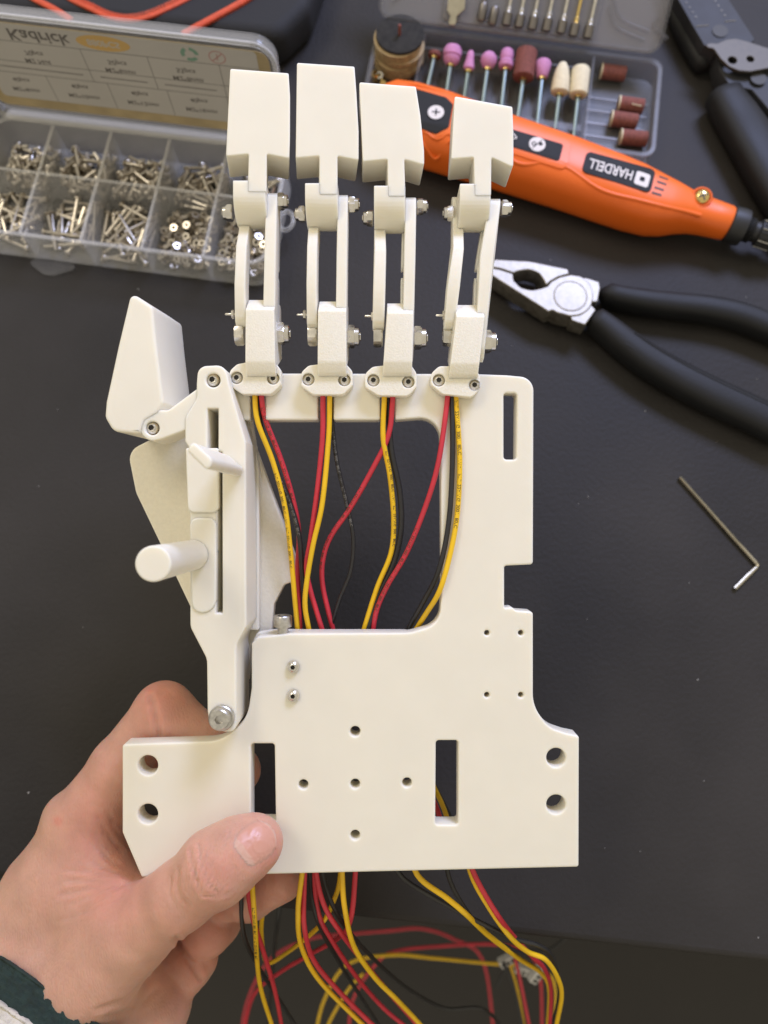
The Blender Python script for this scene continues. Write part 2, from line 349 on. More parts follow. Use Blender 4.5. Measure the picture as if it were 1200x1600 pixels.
def heap(x0, x1, y0, y1, L, count, label, group, cat, spread=1.0):
    cell = .8; nx, ny = int((x1-x0)/cell)+1, int((y1-y0)/cell)+1; H = np.full((nx, ny), 1.3)
    me = fast_screw(L) if L else fast_nut()
    def idx(x, y): return min(max(int((x-x0)/cell), 0), nx-1), min(max(int((y-y0)/cell), 0), ny-1)
    cx, cy = (x0+x1)/2, (y0+y1)/2
    for k in range(count):
        best = None
        for _ in range(7):
            yaw = rng.uniform(0, 2*math.pi); half = (L or 4)/2
            mx = max(.5, (x1-x0)/2-abs(math.cos(yaw))*half-1.6); my = max(.5, (y1-y0)/2-abs(math.sin(yaw))*half-1.6)
            x = cx+rng.uniform(-1, 1)*mx*spread; y = cy+rng.uniform(-1, 1)*my*spread
            if L:
                ux, uy = math.cos(yaw), math.sin(yaw)
                ss = np.linspace(-half, half, 9); hs = [H[idx(x+ux*s, y+uy*s)] for s in ss]
                ha, hb = max(hs[:5]), max(hs[4:])
                z = (ha+hb)/2+1.0; pit = math.atan2((hb-ha), max(L*.6, 1)); pit = max(-.6, min(.6, pit))
            else:
                hs = [H[idx(x+dx, y+dy)] for dx in (-1.4, 0, 1.4) for dy in (-1.4, 0, 1.4)]; z = max(hs)*.7+sum(hs)/9*.3+.8; pit = rng.uniform(-1.2, 1.2)
            if best is None or z < best[0]: best = (z, x, y, yaw, pit)
        z, x, y, yaw, pit = best
        if L:
            ux, uy = math.cos(yaw), math.sin(yaw)
            for s in np.linspace(-half, half, 13):
                for w in (-.9, 0, .9):
                    i = idx(x+ux*s-uy*w, y+uy*s+ux*w); H[i] = max(H[i], z+s*math.sin(pit)+.75)
            # local x of the mesh runs along the shank
            Rm = Matrix.Rotation(yaw, 4, 'Z') @ Matrix.Rotation(-pit, 4, 'Y') @ Matrix.Rotation(rng.uniform(0, 6), 4, 'X')
        else:
            for dx in (-1.6, -.8, 0, .8, 1.6):
                for dy in (-1.6, -.8, 0, .8, 1.6): i = idx(x+dx, y+dy); H[i] = max(H[i], z+.5)
            Rm = Matrix.Rotation(yaw, 4, 'Z') @ Matrix.Rotation(pit, 4, 'Y')
        o = link('screw' if L else 'nut', me); o.matrix_world = B.M @ mm4(Matrix.Translation((x, y, z)) @ Rm)
        tag(o, label, cat, group)
def comp(i, row): return (cols[i]+.6, cols[i+1]-.6, (Y0+1.4, ymid-.6) [row == 'back' and 0 or 0] if row == 'front' else ymid+.6, ymid-.6 if row == 'front' else Y1-1.4)
names = ['leftmost', 'second from left', 'third from left', 'fourth from left', 'rightmost']
for i, row, L, n, txt in [(0, 'back', 4, 62, 'very short silver screw'), (1, 'back', 8, 50, 'short silver screw'), (2, 'back', 10, 44, 'medium silver screw'), (3, 'back', 13, 34, 'longer silver screw'), (4, 'back', 15, 14, 'silver screw'),
                          (0, 'front', 22, 19, 'long silver screw'), (1, 'front', 20, 21, 'long thin silver screw'), (2, 'front', 16, 36, 'long silver screw')]:
    heap(*comp(i, row), L, n, '%s heaped in the %s compartment of the %s row' % (txt, names[i], row), 'screws in the %s %s compartment' % (names[i], row), 'screw')
for i, n in ((3, 130), (4, 120)):
    heap(*comp(i, 'front'), 0, n, 'small shiny hex nut heaped in the %s compartment of the front row' % names[i], 'nuts in the %s front compartment' % names[i], 'nut', .95)
# ---------------------------------------------------------------- rotary tool
M['orange'] = mat('orange_plastic', (.86, .15, .012), .42, noise=(40, .03), bump=(500, .06, .2))
M['blackp'] = mat('black_plastic', (.016, .016, .016), .5, noise=(60, .15), bump=(600, .12, .2))
M['panel'] = mat('dark_panel', (.016, .0155, .015), .6, noise=(80, .1), spec=.25)
M['white_ink'] = mat('white_print', (.72, .66, .62), .6)
M['brass'] = mat('brass', (.75, .56, .22), .22, 1)
R = Frame((690, 210), (1140, 346), 18)
tool = R.thing('rotary_tool', 'orange cordless rotary tool with black panels lying across the bit case', 'rotary tool')
secs = [(-36, 15, -3, 6, 20), (-34.5, 19, -7, 3, 24), (-30, 22, -10, 1, 26), (-20, 23, -12.5, .3, 27.5), (-4, 23, -13.5, 0, 28), (30, 20, -12.8, 0, 28), (64, 19, -12.8, 0, 27), (88, 17, -13.4, 0, 26.5), (98, 16, -13.5, 0, 26), (109, 13.8, -12.6, .4, 25), (116, 12.6, -10.5, 1.2, 24), (122, 11.6, -7.5, 2.5, 22.5), (128, 11.5, -5.4, 3.5, 21), (134, 11.6, -4.6, 4, 20.5), (144, 11.3, -4.0, 4.2, 20.3), (145, 10.8, -3.5, 4.6, 19.9)]
def sec(s, n=40, e=2.9):
    x, yb, yf, z0, z1 = s; cy, ry, cz, rz = (yb+yf)/2, (yb-yf)/2, (z0+z1)/2, (z1-z0)/2
    ee = e if x < 120 else e-(x-120)/25*.8
    return [(x, cy+ry*math.copysign(abs(math.cos(a))**(2/ee), math.cos(a)), cz+rz*math.copysign(abs(math.sin(a))**(2/ee), math.sin(a))) for a in [2*math.pi*k/n for k in range(n)]]
def interp_sec(x): return tuple(np.interp(x, [s[0] for s in secs], [s[j] for s in secs]) for j in range(5))
xs_ = sorted(set([s[0] for s in secs]+list(range(-18, 144, 6))))
body = link('body', loft([sec(interp_sec(x)) for x in xs_], 'body', 40), M['orange'], tool)
def tz(x, y, e=2.9):
    _, yb, yf, z0, z1 = interp_sec(x); cy, ry = (yb+yf)/2, (yb-yf)/2; t = min(abs(y-cy)/ry, .995)
    return (z0+z1)/2+(z1-z0)/2*(1-t**e)**(1/e)
def onbody(px, py, lift=.3):
    z = 27
    for _ in range(8):
        p = R.at(px, py, z); z = tz(p.x, p.y)
    return Vector((p.x, p.y, z+lift))
def patch(name, pts, m, par, lift=.25, r=1.5, th=.5):
    """a thin plate following the tool's surface; points are photo px"""
    P = [onbody(*p)[:2] for p in pts]; ol = round_poly([tuple(p) for p in P], r, 4)
    me = prism([ol], 0, th, .12)
    bm = bmesh.new(); bm.from_mesh(me)
    for v in bm.verts: v.co.z += (tz(v.co.x*1000, v.co.y*1000)-th+lift)*.001
    bm.to_mesh(me); bm.free(); return link(name, me, m, par)
rim1 = patch('panel_rim', [(622, 128), (652, 134), (702, 148), (716, 164), (708, 208), (681, 221), (650, 212), (622, 196)], M['orange'], body, .55, 3, 1.2)
pan1 = patch('label_panel', [(634, 136), (652, 141), (697, 154), (708, 165), (701, 201), (681, 211), (655, 202), (634, 190)], M['panel'], body, .8, 2)
rim2 = patch('panel_rim', [(720, 172), (892, 222), (885, 268), (720, 216)], M['orange'], body, .6, 3, 1.2)
pan2 = patch('label_panel', [(730, 183), (880, 227), (873, 254), (726, 208)], M['panel'], body, .75, 1.5)
nam = patch('nameplate', [(917, 237), (1024, 267), (1015, 303), (908, 269)], M['panel'], body, .5, 2.5)
def circ_on(px, py, rmm, m, par, lift, n=24, name='printed_disc'):
    c = onbody(px, py); pts = [(c.x+rmm*math.cos(2*math.pi*k/n), c.y+rmm*math.sin(2*math.pi*k/n)) for k in range(n)]
    return link(name, mesh(name, [(x, y, tz(x, y)+lift) for x, y in pts], [tuple(range(n))], None, False), m, par)
def bar_on(cx, cy, L, w, ang, m, par, lift, name='printed_mark'):
    u = Vector((math.cos(ang), math.sin(ang))); n = Vector((-u.y, u.x)); c = Vector((cx, cy))
    pts = [c-u*L-n*w, c+u*L-n*w, c+u*L+n*w, c-u*L+n*w]
    return link(name, mesh(name, [(p.x, p.y, tz(p.x, p.y)+lift) for p in pts], [(0, 1, 2, 3)], None, False), m, par)
for par, (px, py) in ((pan1, (681, 177)), (pan2, (839, 227))):
    circ_on(px, py, 3.9, M['white_ink'], par, .85); c = onbody(px, py)
    if par is pan1: bar_on(c.x, c.y, 1.9, .35, .25, M['panel'], par, .9); bar_on(c.x, c.y, 1.9, .35, .25+math.pi/2, M['panel'], par, .9)
    else:
        bar_on(c.x, c.y, 3.2, .22, 1.1, M['panel'], par, .9)
        for dx, dy, rr in ((1.5, .6, 1.0), (-1.5, -.4, 1.2)):
            pts = [(c.x+dx+rr*math.cos(t*.5236), c.y+dy+rr*math.sin(t*.5236)) for t in range(12)]
            pin_ = [(c.x+dx+rr*.55*math.cos(t*.5236), c.y+dy+rr*.55*math.sin(t*.5236)) for t in range(12)]
            link('printed_mark', mesh('printed_mark', [(x, y, tz(x, y)+.9) for x, y in pts+pin_], [(t, (t+1) % 12, 12+(t+1) % 12, 12+t) for t in range(12)] + ([tuple(range(12, 24))] if dx > 0 else []), None, False), M['panel'], par)
    
c = onbody(802, 216)
bar_on(c.x, c.y+1.2, 2.0, .25, -.6, M['white_ink'], pan2, .9); bar_on(c.x, c.y-1.2, 2.0, .25, .6, M['white_ink'], pan2, .9)
# lettering on the nameplate, upside down from here
a = onbody(988, 275); b_ = onbody(921, 255); ang = math.atan2(b_.y-a.y, b_.x-a.x); cm = (a+b_)/2
def namefn(x, y, z):
    px_, py_ = cm.x+x*math.cos(ang)-y*math.sin(ang), cm.y+x*math.sin(ang)+y*math.cos(ang); return (px_, py_, tz(px_, py_)+.58)
link('lettering', text_mesh('HARDELL', 6.3, .10, 0, lambda x, y, z: namefn(x*.80, y*1.2, z)), M['white_ink'], nam)
lg = onbody(1003, 281)
def ringf(x, y): return (lg.x+x*math.cos(ang)-y*math.sin(ang), lg.y+x*math.sin(ang)+y*math.cos(ang))
sq = [ringf(*p) for p in round_poly([(-3.4, -3.7), (3.4, -3.7), (3.4, 3.7), (-3.4, 3.7)], 1.2, 4)]; nsq = len(sq)
ci = [ringf(1.5*math.cos(math.atan2(p[1], p[0])), 1.5*math.sin(math.atan2(p[1], p[0]))) for p in round_poly([(-3.4, -3.7), (3.4, -3.7), (3.4, 3.7), (-3.4, 3.7)], 1.2, 4)]
link('emblem', mesh('emblem', [(x, y, tz(x, y)+.58) for x, y in sq+ci], [(k, (k+1) % nsq, nsq+(k+1) % nsq, nsq+k) for k in range(nsq)], None, False), M['white_ink'], nam)
for px, py in ((1037, 278), (1034, 286), (1030, 295), (1026, 303)):
    c = onbody(px, py); bar_on(c.x, c.y, 2.3, .55, .06, M['hole_shade'], body, .1, 'vent_slot')  # flat dark bars painted on for the shade inside the vents
c = onbody(1096, 309, 0)
link('boss', lathe([(5.2, -6), (5.0, .6), (4.5, 1.2), (4.1, 1.2), (4.0, .4)], 28, Matrix.Translation(c) @ Matrix.Rotation(.25, 4, 'X')), M['orange'], body)
link('screw', lathe([(3.7, 0), (3.6, 1.2), (2.9, 2.2), (1.6, 2.7), (.05, 2.8)], 24, Matrix.Translation(c) @ Matrix.Rotation(.25, 4, 'X')), M['brass'], body)
for k_ in range(2):
    bm_ = wall(-2.2, -.35, 2.2, .35, 2.3, 2.85); 
    o = link('cross_slot', bm_, M['hole_shade'], body, M4=mm4(Matrix.Translation(c) @ Matrix.Rotation(.25, 4, 'X') @ Matrix.Rotation(.6+k_*math.pi/2, 4, 'Z')))  # dark bars in place of the shade in the cross recess
def ridge(pts, r, m=None, sink=.3):
    P = catmull([onbody(*p, -sink) for p in pts], 2); link('moulded_ridge', tube(P, r, 8, 'moulded_ridge'), m or M['orange'], body)
ridge([(640, 212), (660, 224), (681, 236), (700, 228), (712, 222)], .9); ridge([(640, 224), (660, 236), (681, 248), (700, 240), (716, 232)], .9)
ridge([(716, 236), (760, 246), (810, 258), (850, 275), (880, 284), (940, 296), (1000, 312), (1040, 322), (1075, 330), (1095, 336)], 1.1, sink=.55)
# dimple on the lower flank
ax = Vector((1, 0, 0)); nose_c = Vector((145, 3.6, 12.2))
link('collar', lathe([(7.6, 0), (8.3, .6), (8.6, 5), (8.2, 7.5), (6.4, 8.2)], 32, axis_T(nose_c, ax)), M['blackp'], tool)
kn = [(5.6, 8)]+[(5.9 if k % 2 else 5.3, 8.2+k*.55) for k in range(6)]+[(4.8, 12), (4.8, 14), (6.0, 14.5), (6.2, 22), (5.6, 23), (4.6, 24), (4.4, 30)]
nose = link('collet_nut', lathe(kn, 30, axis_T(nose_c, ax)), M['blackp'], tool)
for k in range(20):
    a = 2*math.pi*k/20
    link('knurl', tube([nose_c+Vector((14.8, 6.15*math.cos(a), 6.15*math.sin(a))), nose_c+Vector((21.8, 6.25*math.cos(a), 6.25*math.sin(a)))], .28, 5, 'knurl'), M['steel_dull'] if k % 3 == 0 else M['blackp'], nose)
# ---------------------------------------------------------------- bit case
C = Frame((596, 38), (1030, 96), 14)
case = C.thing('bit_case', 'open frosted plastic case holding grinding bits, behind the orange rotary tool', 'bit case')
CW = (desk(596, 38, 14)-desk(1030, 96, 14)).length*1000; CD = 58.0; CH = 14.0
tr_ = link('tray', prism([rect(-1.5, -CD, CW+1.5, 1, 6)], .2, 1.2, .2), M['frost'], case)
link('side_wall', prism([rect(-1.5, -CD, CW+1.5, 1, 6), rect(0, -CD+1.5, CW, -.5, 5)], 1.2, CH-1.3, .1), M['frost'], tr_)
link('rim', prism([rect(-2.3, -CD-.8, CW+2.3, 1.8, 6.5), rect(0, -CD+1.5, CW, -.5, 5)], CH-1.3, CH, .3), M['frost'], tr_)
d1 = C.at(664, 50, CH).x; d2 = C.at(929, 90, CH).x
for dx in (d1, d2): link('divider', wall(dx-.6, -CD+1.6, dx+.6, -.6, 1.25, CH-1.4), M['frost'], case)
link('bit_rack', wall(d1+1, -42, d2-1, -38, 1.25, 6.0), M['frost'], case); link('bit_rack', wall(d1+1, -9, d2-1, -7.5, 1.25, 11.5), M['frost'], case)
for yy in (-16, -24, -32, -40): link('rib', wall(d2+1, yy-.4, CW-.5, yy+.4, 1.25, 2.2), M['frost_lid'], case)
PHC = math.radians(52)
def clid(x, y, z): return (x, 2.2+y*math.sin(PHC)-z*math.cos(PHC), CH+.5+y*math.cos(PHC)+z*math.sin(PHC))
CL = 52
clo = link('lid', prism([rect(-1.5, .5, CW-2, CL, 6)], 0, 1.2, .3, clid), M['frost_lid'], case)
link('lid_rim', prism([rect(-2.2, 0, CW-1.2, CL+.6, 6.5), rect(-.3, 1.8, CW-3.4, CL-1.2, 5)], 1.2, 5.5, .5, clid), M['frost'], clo)
for pts in ([(d2+2, 24), (d2+9, 14), (d2+24, 10)], [(d2+2, 18), (d2+8, 10), (d2+23, 6)], [(4, 8), (10, 14), (16, 24)], [(d2+34, 8), (d2+26, 12), (d2+27, 16)]):
    link('moulded_rib', tube(catmull([clid(x, y, 1.4) for x, y in pts], 2), .9, 8, 'moulded_rib'), M['frost'], clo)
link('holder_strip', prism([rect(d1+8, 3, d2-2, 26, 2)], 1.25, 2.6, .3, clid), M['frost_lid'], clo)
# bits: shank from the rack up to the head
M['pink'] = mat('pink_stone', (.55, .235, .42), .8, noise=(700, .15), bump=(1500, .5, .3)); M['brown'] = mat('brown_abrasive', (.20, .065, .05), .85, noise=(900, .3), bump=(1800, .6, .4))
M['felt'] = mat('cream_felt', (.72, .64, .44), .9, noise=(500, .1), bump=(1200, .6, .4)); M['shank'] = mat('blued_steel', (.26, .33, .35), .35, 1)
M['disc'] = mat('dark_cutting_disc', (.030, .028, .025), .85, noise=(400, .3), spec=.2); M['disc_edge'] = mat('tan_disc_edge', (.40, .29, .14), .7, noise=(600, .3))
def bit(head, foot, prof, mname, label, group, z0=9.5, z1=5.5, name='grinding_bit'):
    h = C.at(*head, z0); f_ = C.at(*foot, z1); d = (h-f_).normalized()
    o = link(name, lathe(prof, 20, axis_T(h, d)), M[mname]); o.matrix_world = C.M
    tag(o, label, 'tool bit', group)
    L = (h-f_).length
    link('shank', lathe([(1.15, -L-14), (1.2, -L-13.6), (1.2, -1.2), (1.2, -.5)], 12, axis_T(h, d)), M['shank'], o)
    link('ferrule', lathe([(1.3, -1.2), (1.9, -.9), (2.0, .1)], 14, axis_T(h, d)), M['brass'], o)
def dz(p): return (560+p[0]/2.4, p[1]/2.4)
GR = 'grinding bits standing in a row in the case'
bit(dz((285, 213)), dz((263, 310)), [(3.2, 0), (3.4, .5), (3.4, 1.8), (3.0, 2.2)], 'brown', 'small flat brown disc bit, leftmost in the row of bits', GR)
bit(dz((346, 243)), dz((333, 330)), [(2.5, 0), (4.2, 2.0), (4.4, 3.2), (4.0, 3.8), (4.7, 4.2), (4.8, 7), (3.8, 8.8), (1, 9.2)], 'pink', 'large flanged pink grinding stone, second in the row', GR)
bit(dz((412, 265)), dz((400, 345)), [(1.8, 0), (2.8, 1), (2.6, 3), (2.0, 5.5), (1.7, 8.5), (1.0, 9.6)], 'pink', 'slim pink pointed cone grinding stone', GR)
bit(dz((484, 258)), dz((470, 360)), [(1.6, 0), (3.2, 1.4), (4.2, 3.8), (4.0, 6), (2.6, 7.8), (.6, 8.4)], 'pink', 'round pink ball grinding stone', GR)
bit(dz((552, 258)), dz((540, 370)), [(2.6, 0), (3.6, .8), (3.9, 3), (3.0, 4.2), (3.5, 6), (3.2, 9), (2.2, 10)], 'pink', 'waisted pink grinding stone beside the brown sanding drum', GR)
bit(dz((618, 296)), dz((603, 405)), [(4.6, 0), (5.4, .6), (5.4, 14), (5.0, 14.4), (2.5, 14.4)], 'brown', 'large brown sanding drum on its mandrel', GR)
bit(dz((688, 293)), dz((675, 425)), [(2.2, 0), (2.8, .5), (3.6, 4), (4.2, 7.5), (3.6, 8.6), (.8, 8.8)], 'pink', 'pink inverted cone stone left of the cream felt bits', GR)
bit(dz((754, 352)), dz((742, 450)), [(3.6, 0), (4.6, .7), (4.6, 3), (4.2, 8), (3.2, 12.5), (1.8, 15.3), (.3, 16.2)], 'felt', 'cream felt polishing bit with a pointed bullet head', GR)
bit(dz((824, 360)), dz((812, 470)), [(4.0, 0), (4.7, .6), (4.7, 13), (4.2, 14), (.5, 14.3)], 'felt', 'cream felt polishing bit with a flat cylinder head', GR)
# sanding bands
for n_, (p, L, ang, lab) in enumerate([((955, 268), 13, .02, 'brown sanding band at the top of the right-hand compartment'), ((1022, 390), 13, .0, 'brown sanding band with a pale torn seam, second from the top'), ((996, 446), 13.5, .0, 'brown sanding band lying just below the torn one'), ((1032, 513), 13.5, .05, 'dull brown sanding band at the bottom of the compartment')]):
    c = C.at(*dz(p), 6)
    dirv = Vector((math.cos(ang), math.sin(ang), 0)); r1, r0 = 3.7, 3.1
    prof = [(r0, -L/2), (r1, -L/2), (r1, L/2), (r0, L/2), (r0, -L/2+.1)]
    o = link('sanding_band', lathe(prof, 24, axis_T((0, 0, 0), dirv)), M['brown']); o.matrix_world = C.M @ Matrix.Translation((c.x*.001, c.y*.001, .0053))
    tag(o, lab, 'sanding band', 'sanding bands in the case')
    link('paper_edge', lathe([(r1+.08, -L/2), (r1+.1, -L/2+.7), (r1, -L/2+.75)], 24, axis_T((0, 0, 0), dirv)), M['felt'], o)
    if n_ == 1: link('torn_seam', tube(catmull([(dirv*t)+Vector((0, -2.2-.2*k, 3.05)) for k, t in enumerate((0, 1.5, 3, 5))], 1), .3, 6, 'torn_seam'), M['felt'], o)
# stack of cutting discs
c = C.at(*dz((152, 226)), 3)
zt = 1.4
for k in range(9):
    th = 1.55
    o = link('cutting_disc', lathe([(2, 0), (11.9, 0), (12.3, .1), (12.3, th-.12), (11.9, th), (1.2, th)], 36), M['disc'] if k > 7 else M['disc_edge'])
    o.matrix_world = C.M @ mm4(Matrix.Translation((c.x+rng.uniform(-.9, .9), c.y+rng.uniform(-.9, .9), zt)) @ Matrix.Rotation(rng.uniform(-.02, .02), 4, 'X')); zt += th+.15+.5*rng.random()
    tag(o, 'dark top disc of the stack of cutting discs in the case' if k == 8 else 'tan-edged cutting disc in the stack under the dark one', 'cutting disc', 'stacked cutting discs')
o = link('mandrel', lathe([(.8, 0), (.8, 5.5), (.7, 5.9), (.3, 6)], 14), M['brown']); o.matrix_world = C.M @ mm4(Matrix.Translation((c.x, c.y, zt-.4))); tag(o, 'thin reddish mandrel standing through the cutting discs', 'mandrel')
for k, (px, py, r_) in enumerate([(586, 119, 2.4), (594, 117, 2.2), (600, 124, 1.9)]):
    q = C.at(px, py, 4); o = link('collet', lathe([(r_, 0), (r_, 4), (r_*.8, 4.6), (r_*.5, 4.6), (r_*.5, 2)], 14), M['brass'] if k != 1 else M['steel']); o.matrix_world = C.M @ mm4(Matrix.Translation((q.x, q.y, 1.4)) @ Matrix.Rotation(.4*k, 4, 'X'))
    tag(o, ['brass collet by the case corner nearest the discs', 'bright steel collet between two brass ones', 'small brass collet half behind the fingertip'][k], 'collet', 'collets in front of the discs')
M['gun'] = mat('dark_nickel', (.22, .20, .18), .4, 1)
# bits held in the lid
def lid_at(px, py, z=4):     # point on the lid (x, y along the lid) under a photo pixel
    P0 = C.M @ (Vector(clid(0, 0, z))*.001); nn = (C.M.to_3x3() @ Vector((0, -math.cos(PHC), math.sin(PHC)))).normalized()
    d = ray(px, py); t = (P0-C0).dot(nn)/d.dot(nn); q = C.inv @ (C0+d*t)*1000
    return q.x, ((q.y-2.2)*math.sin(PHC)+(q.z-CH-.5)*math.cos(PHC))
lidb = [(560, 60, 'steel'), (607, 68, 'steel'), (657, 76, 'steel'), (710, 82, 'steel'), (765, 90, 'steel'), (812, 100, 'brass'), (865, 108, 'steel')]
lab = ['silver bit in the lid right of the tiny collets', 'silver bit in the lid, second of the long row', 'silver bit in the lid, third of the long row', 'silver bit in the middle of the lid row', 'silver bit in the lid just left of the gold one', 'gold shanked bit in the lid row', 'rightmost silver bit in the lid row']
for (x_, y_, m_), l_ in zip(lidb, lab):
    u, v = lid_at(*dz((x_, y_))); p0 = Vector(clid(u, v, 4.4)); p1 = Vector(clid(u+1.0, 50, 4.4)); d = (p1-p0).normalized(); L = (p1-p0).length
    o = link('drill_bit', lathe([(1.4, -3.5), (1.7, -3), (1.7, 1.5), (1.2, 2), (1.3, 3.5), (.85, 4), (.85, L), (.5, L+1)], 14, axis_T(p0, d)), M[m_]); o.matrix_world = C.M; tag(o, l_, 'tool bit', 'bits held in the lid of the case')
    link('clip', lathe([(2.1, -4.2), (2.3, -4), (2.3, 1.2), (1.9, 1.4)], 14, axis_T(p0, d)), M['gun'], o)
for k, (x_, y_) in enumerate(((465, 45), (507, 60))):
    u, v = lid_at(*dz((x_, y_))); p0 = Vector(clid(u, v, 4.2)); d = (Vector(clid(u+.2, v+5, 4.2))-p0).normalized()
    o = link('collet', lathe([(1.7, -4), (2.2, -3), (2.2, 3), (1.6, 4)]+([(.9, 4.2), (.9, 20)] if k == 0 else []), 14, axis_T(p0, d)), M['gun']); o.matrix_world = C.M; tag(o, ['small steel collet on a pin in the lid, beside the flat wrench', 'small stubby steel collet in the lid'][k], 'collet', 'collets in the lid')
wr = [(338, -20), (332, 40), (345, 62), (338, 86), (341, 96), (362, 96), (367, 84), (369, 62), (399, 36), (402, -20)]
ol = round_poly([lid_at(*dz(p), 4.5) for p in wr], .8, 4)
M['brushed'] = mat('satin_steel', (.50, .46, .36), .34, 1, noise=(300, .08))
o = link('wrench', prism([ol], 4.0, 5.6, .3, clid), M['brushed']); o.matrix_world = C.M; tag(o, 'flat silver collet wrench tucked in the lid of the bit case', 'wrench')
# ---------------------------------------------------------------- combination pliers
M['chrome'] = mat('satin_chrome', (.36, .33, .275), .5, 1, noise=(350, .22), bump=(900, .3, .1)); M['grip'] = mat('black_rubber_grip', (.013, .013, .0135), .55, noise=(40, .15), bump=(700, .3, .25), spec=.3)
P = Frame((770, 415), (935, 460), 12)
pl = P.thing('pliers', 'combination pliers with bright jaws and black handles on the desk', 'pliers')
def z6(p): return (740+p[0]/2.609, 380+p[1]/2.609)
def ppoly(pts, z): return [P.xy(*z6(p[:2]), z)+tuple(p[2:]) for p in pts]
lowj = [(70, 100, .6), (105, 106, 1), (160, 124, .5), (163, 150, 3), (190, 180, 5), (235, 192, 6), (275, 184, 4), (300, 176, .4), (318, 155, 5), (350, 138, 6), (395, 128, 4), (440, 134, 5), (478, 165, 8), (490, 215, 8), (478, 262, 8), (440, 292, 8), (395, 297, 5), (340, 282, 5), (322, 272, .5), (305, 278, .8), (76, 132, .6)]
upj = [(84, 64, 1.2), (230, 72, 3), (385, 104, .5), (390, 124, .3), (345, 136, 4), (312, 155, 3), (297, 170, .4), (288, 150, 4), (268, 120, 5), (225, 105, 5), (180, 112, 4), (164, 120, .5), (110, 102, 1), (72, 95, .6)]
link('jaw', prism([round_poly(ppoly(lowj, 14), 1, 4)], 3.5, 14, .5), M['chrome'], pl)
link('jaw', prism([round_poly(ppoly(upj, 14), 1, 4)], 3.5, 13.8, .5), M['chrome'], pl)
link('heel', prism([round_poly(ppoly([(445, 138, 1), (478, 146, 1), (512, 158, .6), (516, 182, .5), (505, 238, .6), (470, 240, 1), (440, 200, 1)], 13.6), 1, 4)], 4, 13.6, .4), M['chrome'], pl)
link('heel', prism([round_poly(ppoly([(395, 295, .5), (400, 314, .6), (455, 332, .6), (498, 272, .6), (470, 240, 1), (420, 260, 1)], 13.4), 1, 4)], 4, 13.4, .4), M['chrome'], pl)
pc = P.at(*z6((395, 215)), 14)
link('rivet', lathe([(8.0, 0), (7.9, .25), (7.6, .3), (7.3, .05), (4, .12), (.05, .15)], 36, Matrix.Translation(pc)), M['chrome'], pl)
def grip_tube(path, w, hgt, frame, name, parent, m, lift=0):
    pts = catmull([frame.at(*p, 7+lift) for p in path], 3); n = len(pts); rings = []
    for i, p in enumerate(pts):
        t = (pts[min(i+1, n-1)]-pts[max(i-1, 0)]).normalized(); s = Vector((-t.y, t.x, 0)).normalized()
        ww = np.interp(i/(n-1), np.linspace(0, 1, len(w)), w); f_ = min(1, (min(i, n-1-i)*3/4+.35)) if min(i, n-1-i) < 1 else 1
        rings.append([p+s*(ww*f_*math.copysign(abs(math.cos(a))**.75, math.cos(a)))+Vector((0, 0, hgt*f_*math.copysign(abs(math.sin(a))**.75, math.sin(a)))) for a in [2*math.pi*k/22 for k in range(22)]])
    return link(name, loft(rings, name, 60), m, parent)
grip_tube([z6(p) for p in [(512, 202), (580, 222), (680, 240), (800, 255), (950, 272), (1080, 300), (1200, 345), (1330, 400)]], [4.5, 5.2, 5.6, 6, 6.2, 6.2, 6.3], 6.6, P, 'handle', pl, M['grip'])
h2 = grip_tube([z6(p) for p in [(470, 300), (540, 350), (620, 415), (720, 485), (860, 565), (1000, 635), (1150, 705), (1300, 780)]], [5.0, 6.4, 7.2, 7.6, 7.8, 7.8, 7.8], 7.0, P, 'handle', pl, M['grip'], .4)
def seam(path, off, zz, parent):
    pts = catmull([P.at(*z6(p), 7) for p in path], 3); out = []
    for i, p in enumerate(pts):
        t = (pts[min(i+1, len(pts)-1)]-pts[max(i-1, 0)]).normalized(); out.append(p+Vector((-t.y, t.x, 0))*off+Vector((0, 0, zz)))
    link('moulding_seam', tube(out, .45, 6, 'moulding_seam'), M['grip'], parent)
seam([(620, 415), (720, 485), (860, 565), (1000, 635), (1150, 705), (1300, 780)], 3.2, 6.75, h2)
seam([(620, 415), (720, 485), (860, 565), (1000, 635), (1150, 705), (1300, 780)], -3.6, 6.6, h2)
# ---------------------------------------------------------------- crimping tool, top right
M['gunmetal'] = mat('blackened_steel', (.024, .024, .026), .6, .0, noise=(120, .2)); M['pivot_steel'] = mat('grey_steel_plate', (.12, .108, .09), .55, 1, noise=(300, .15))
K = Frame((1050, 20), (1180, 180), 10)
kt = K.thing('wire_stripper', 'black wire stripping pliers with a steel pivot plate, at the right edge behind the tool', 'wire strippers')
def z4(p): return (1000+p[0]/4, p[1]/4)
def kpoly(pts, z): return [K.xy(*z4(p[:2]), z)+tuple(p[2:]) for p in pts]
link('blade', prism([round_poly(kpoly([(190, -120), (240, 0), (330, 160), (400, 280), (470, 320), (640, 330), (720, 245), (560, 0), (480, -120)], 16), 1, 4)], 6, 16, .4), M['gunmetal'], kt)
bl2 = link('blade', prism([round_poly(kpoly([(480, 330), (500, 440), (560, 530), (700, 560), (820, 700), (1000, 700), (900, 420), (720, 320)], 15), 1, 4)], 5, 15, .4), M['gunmetal'], kt)
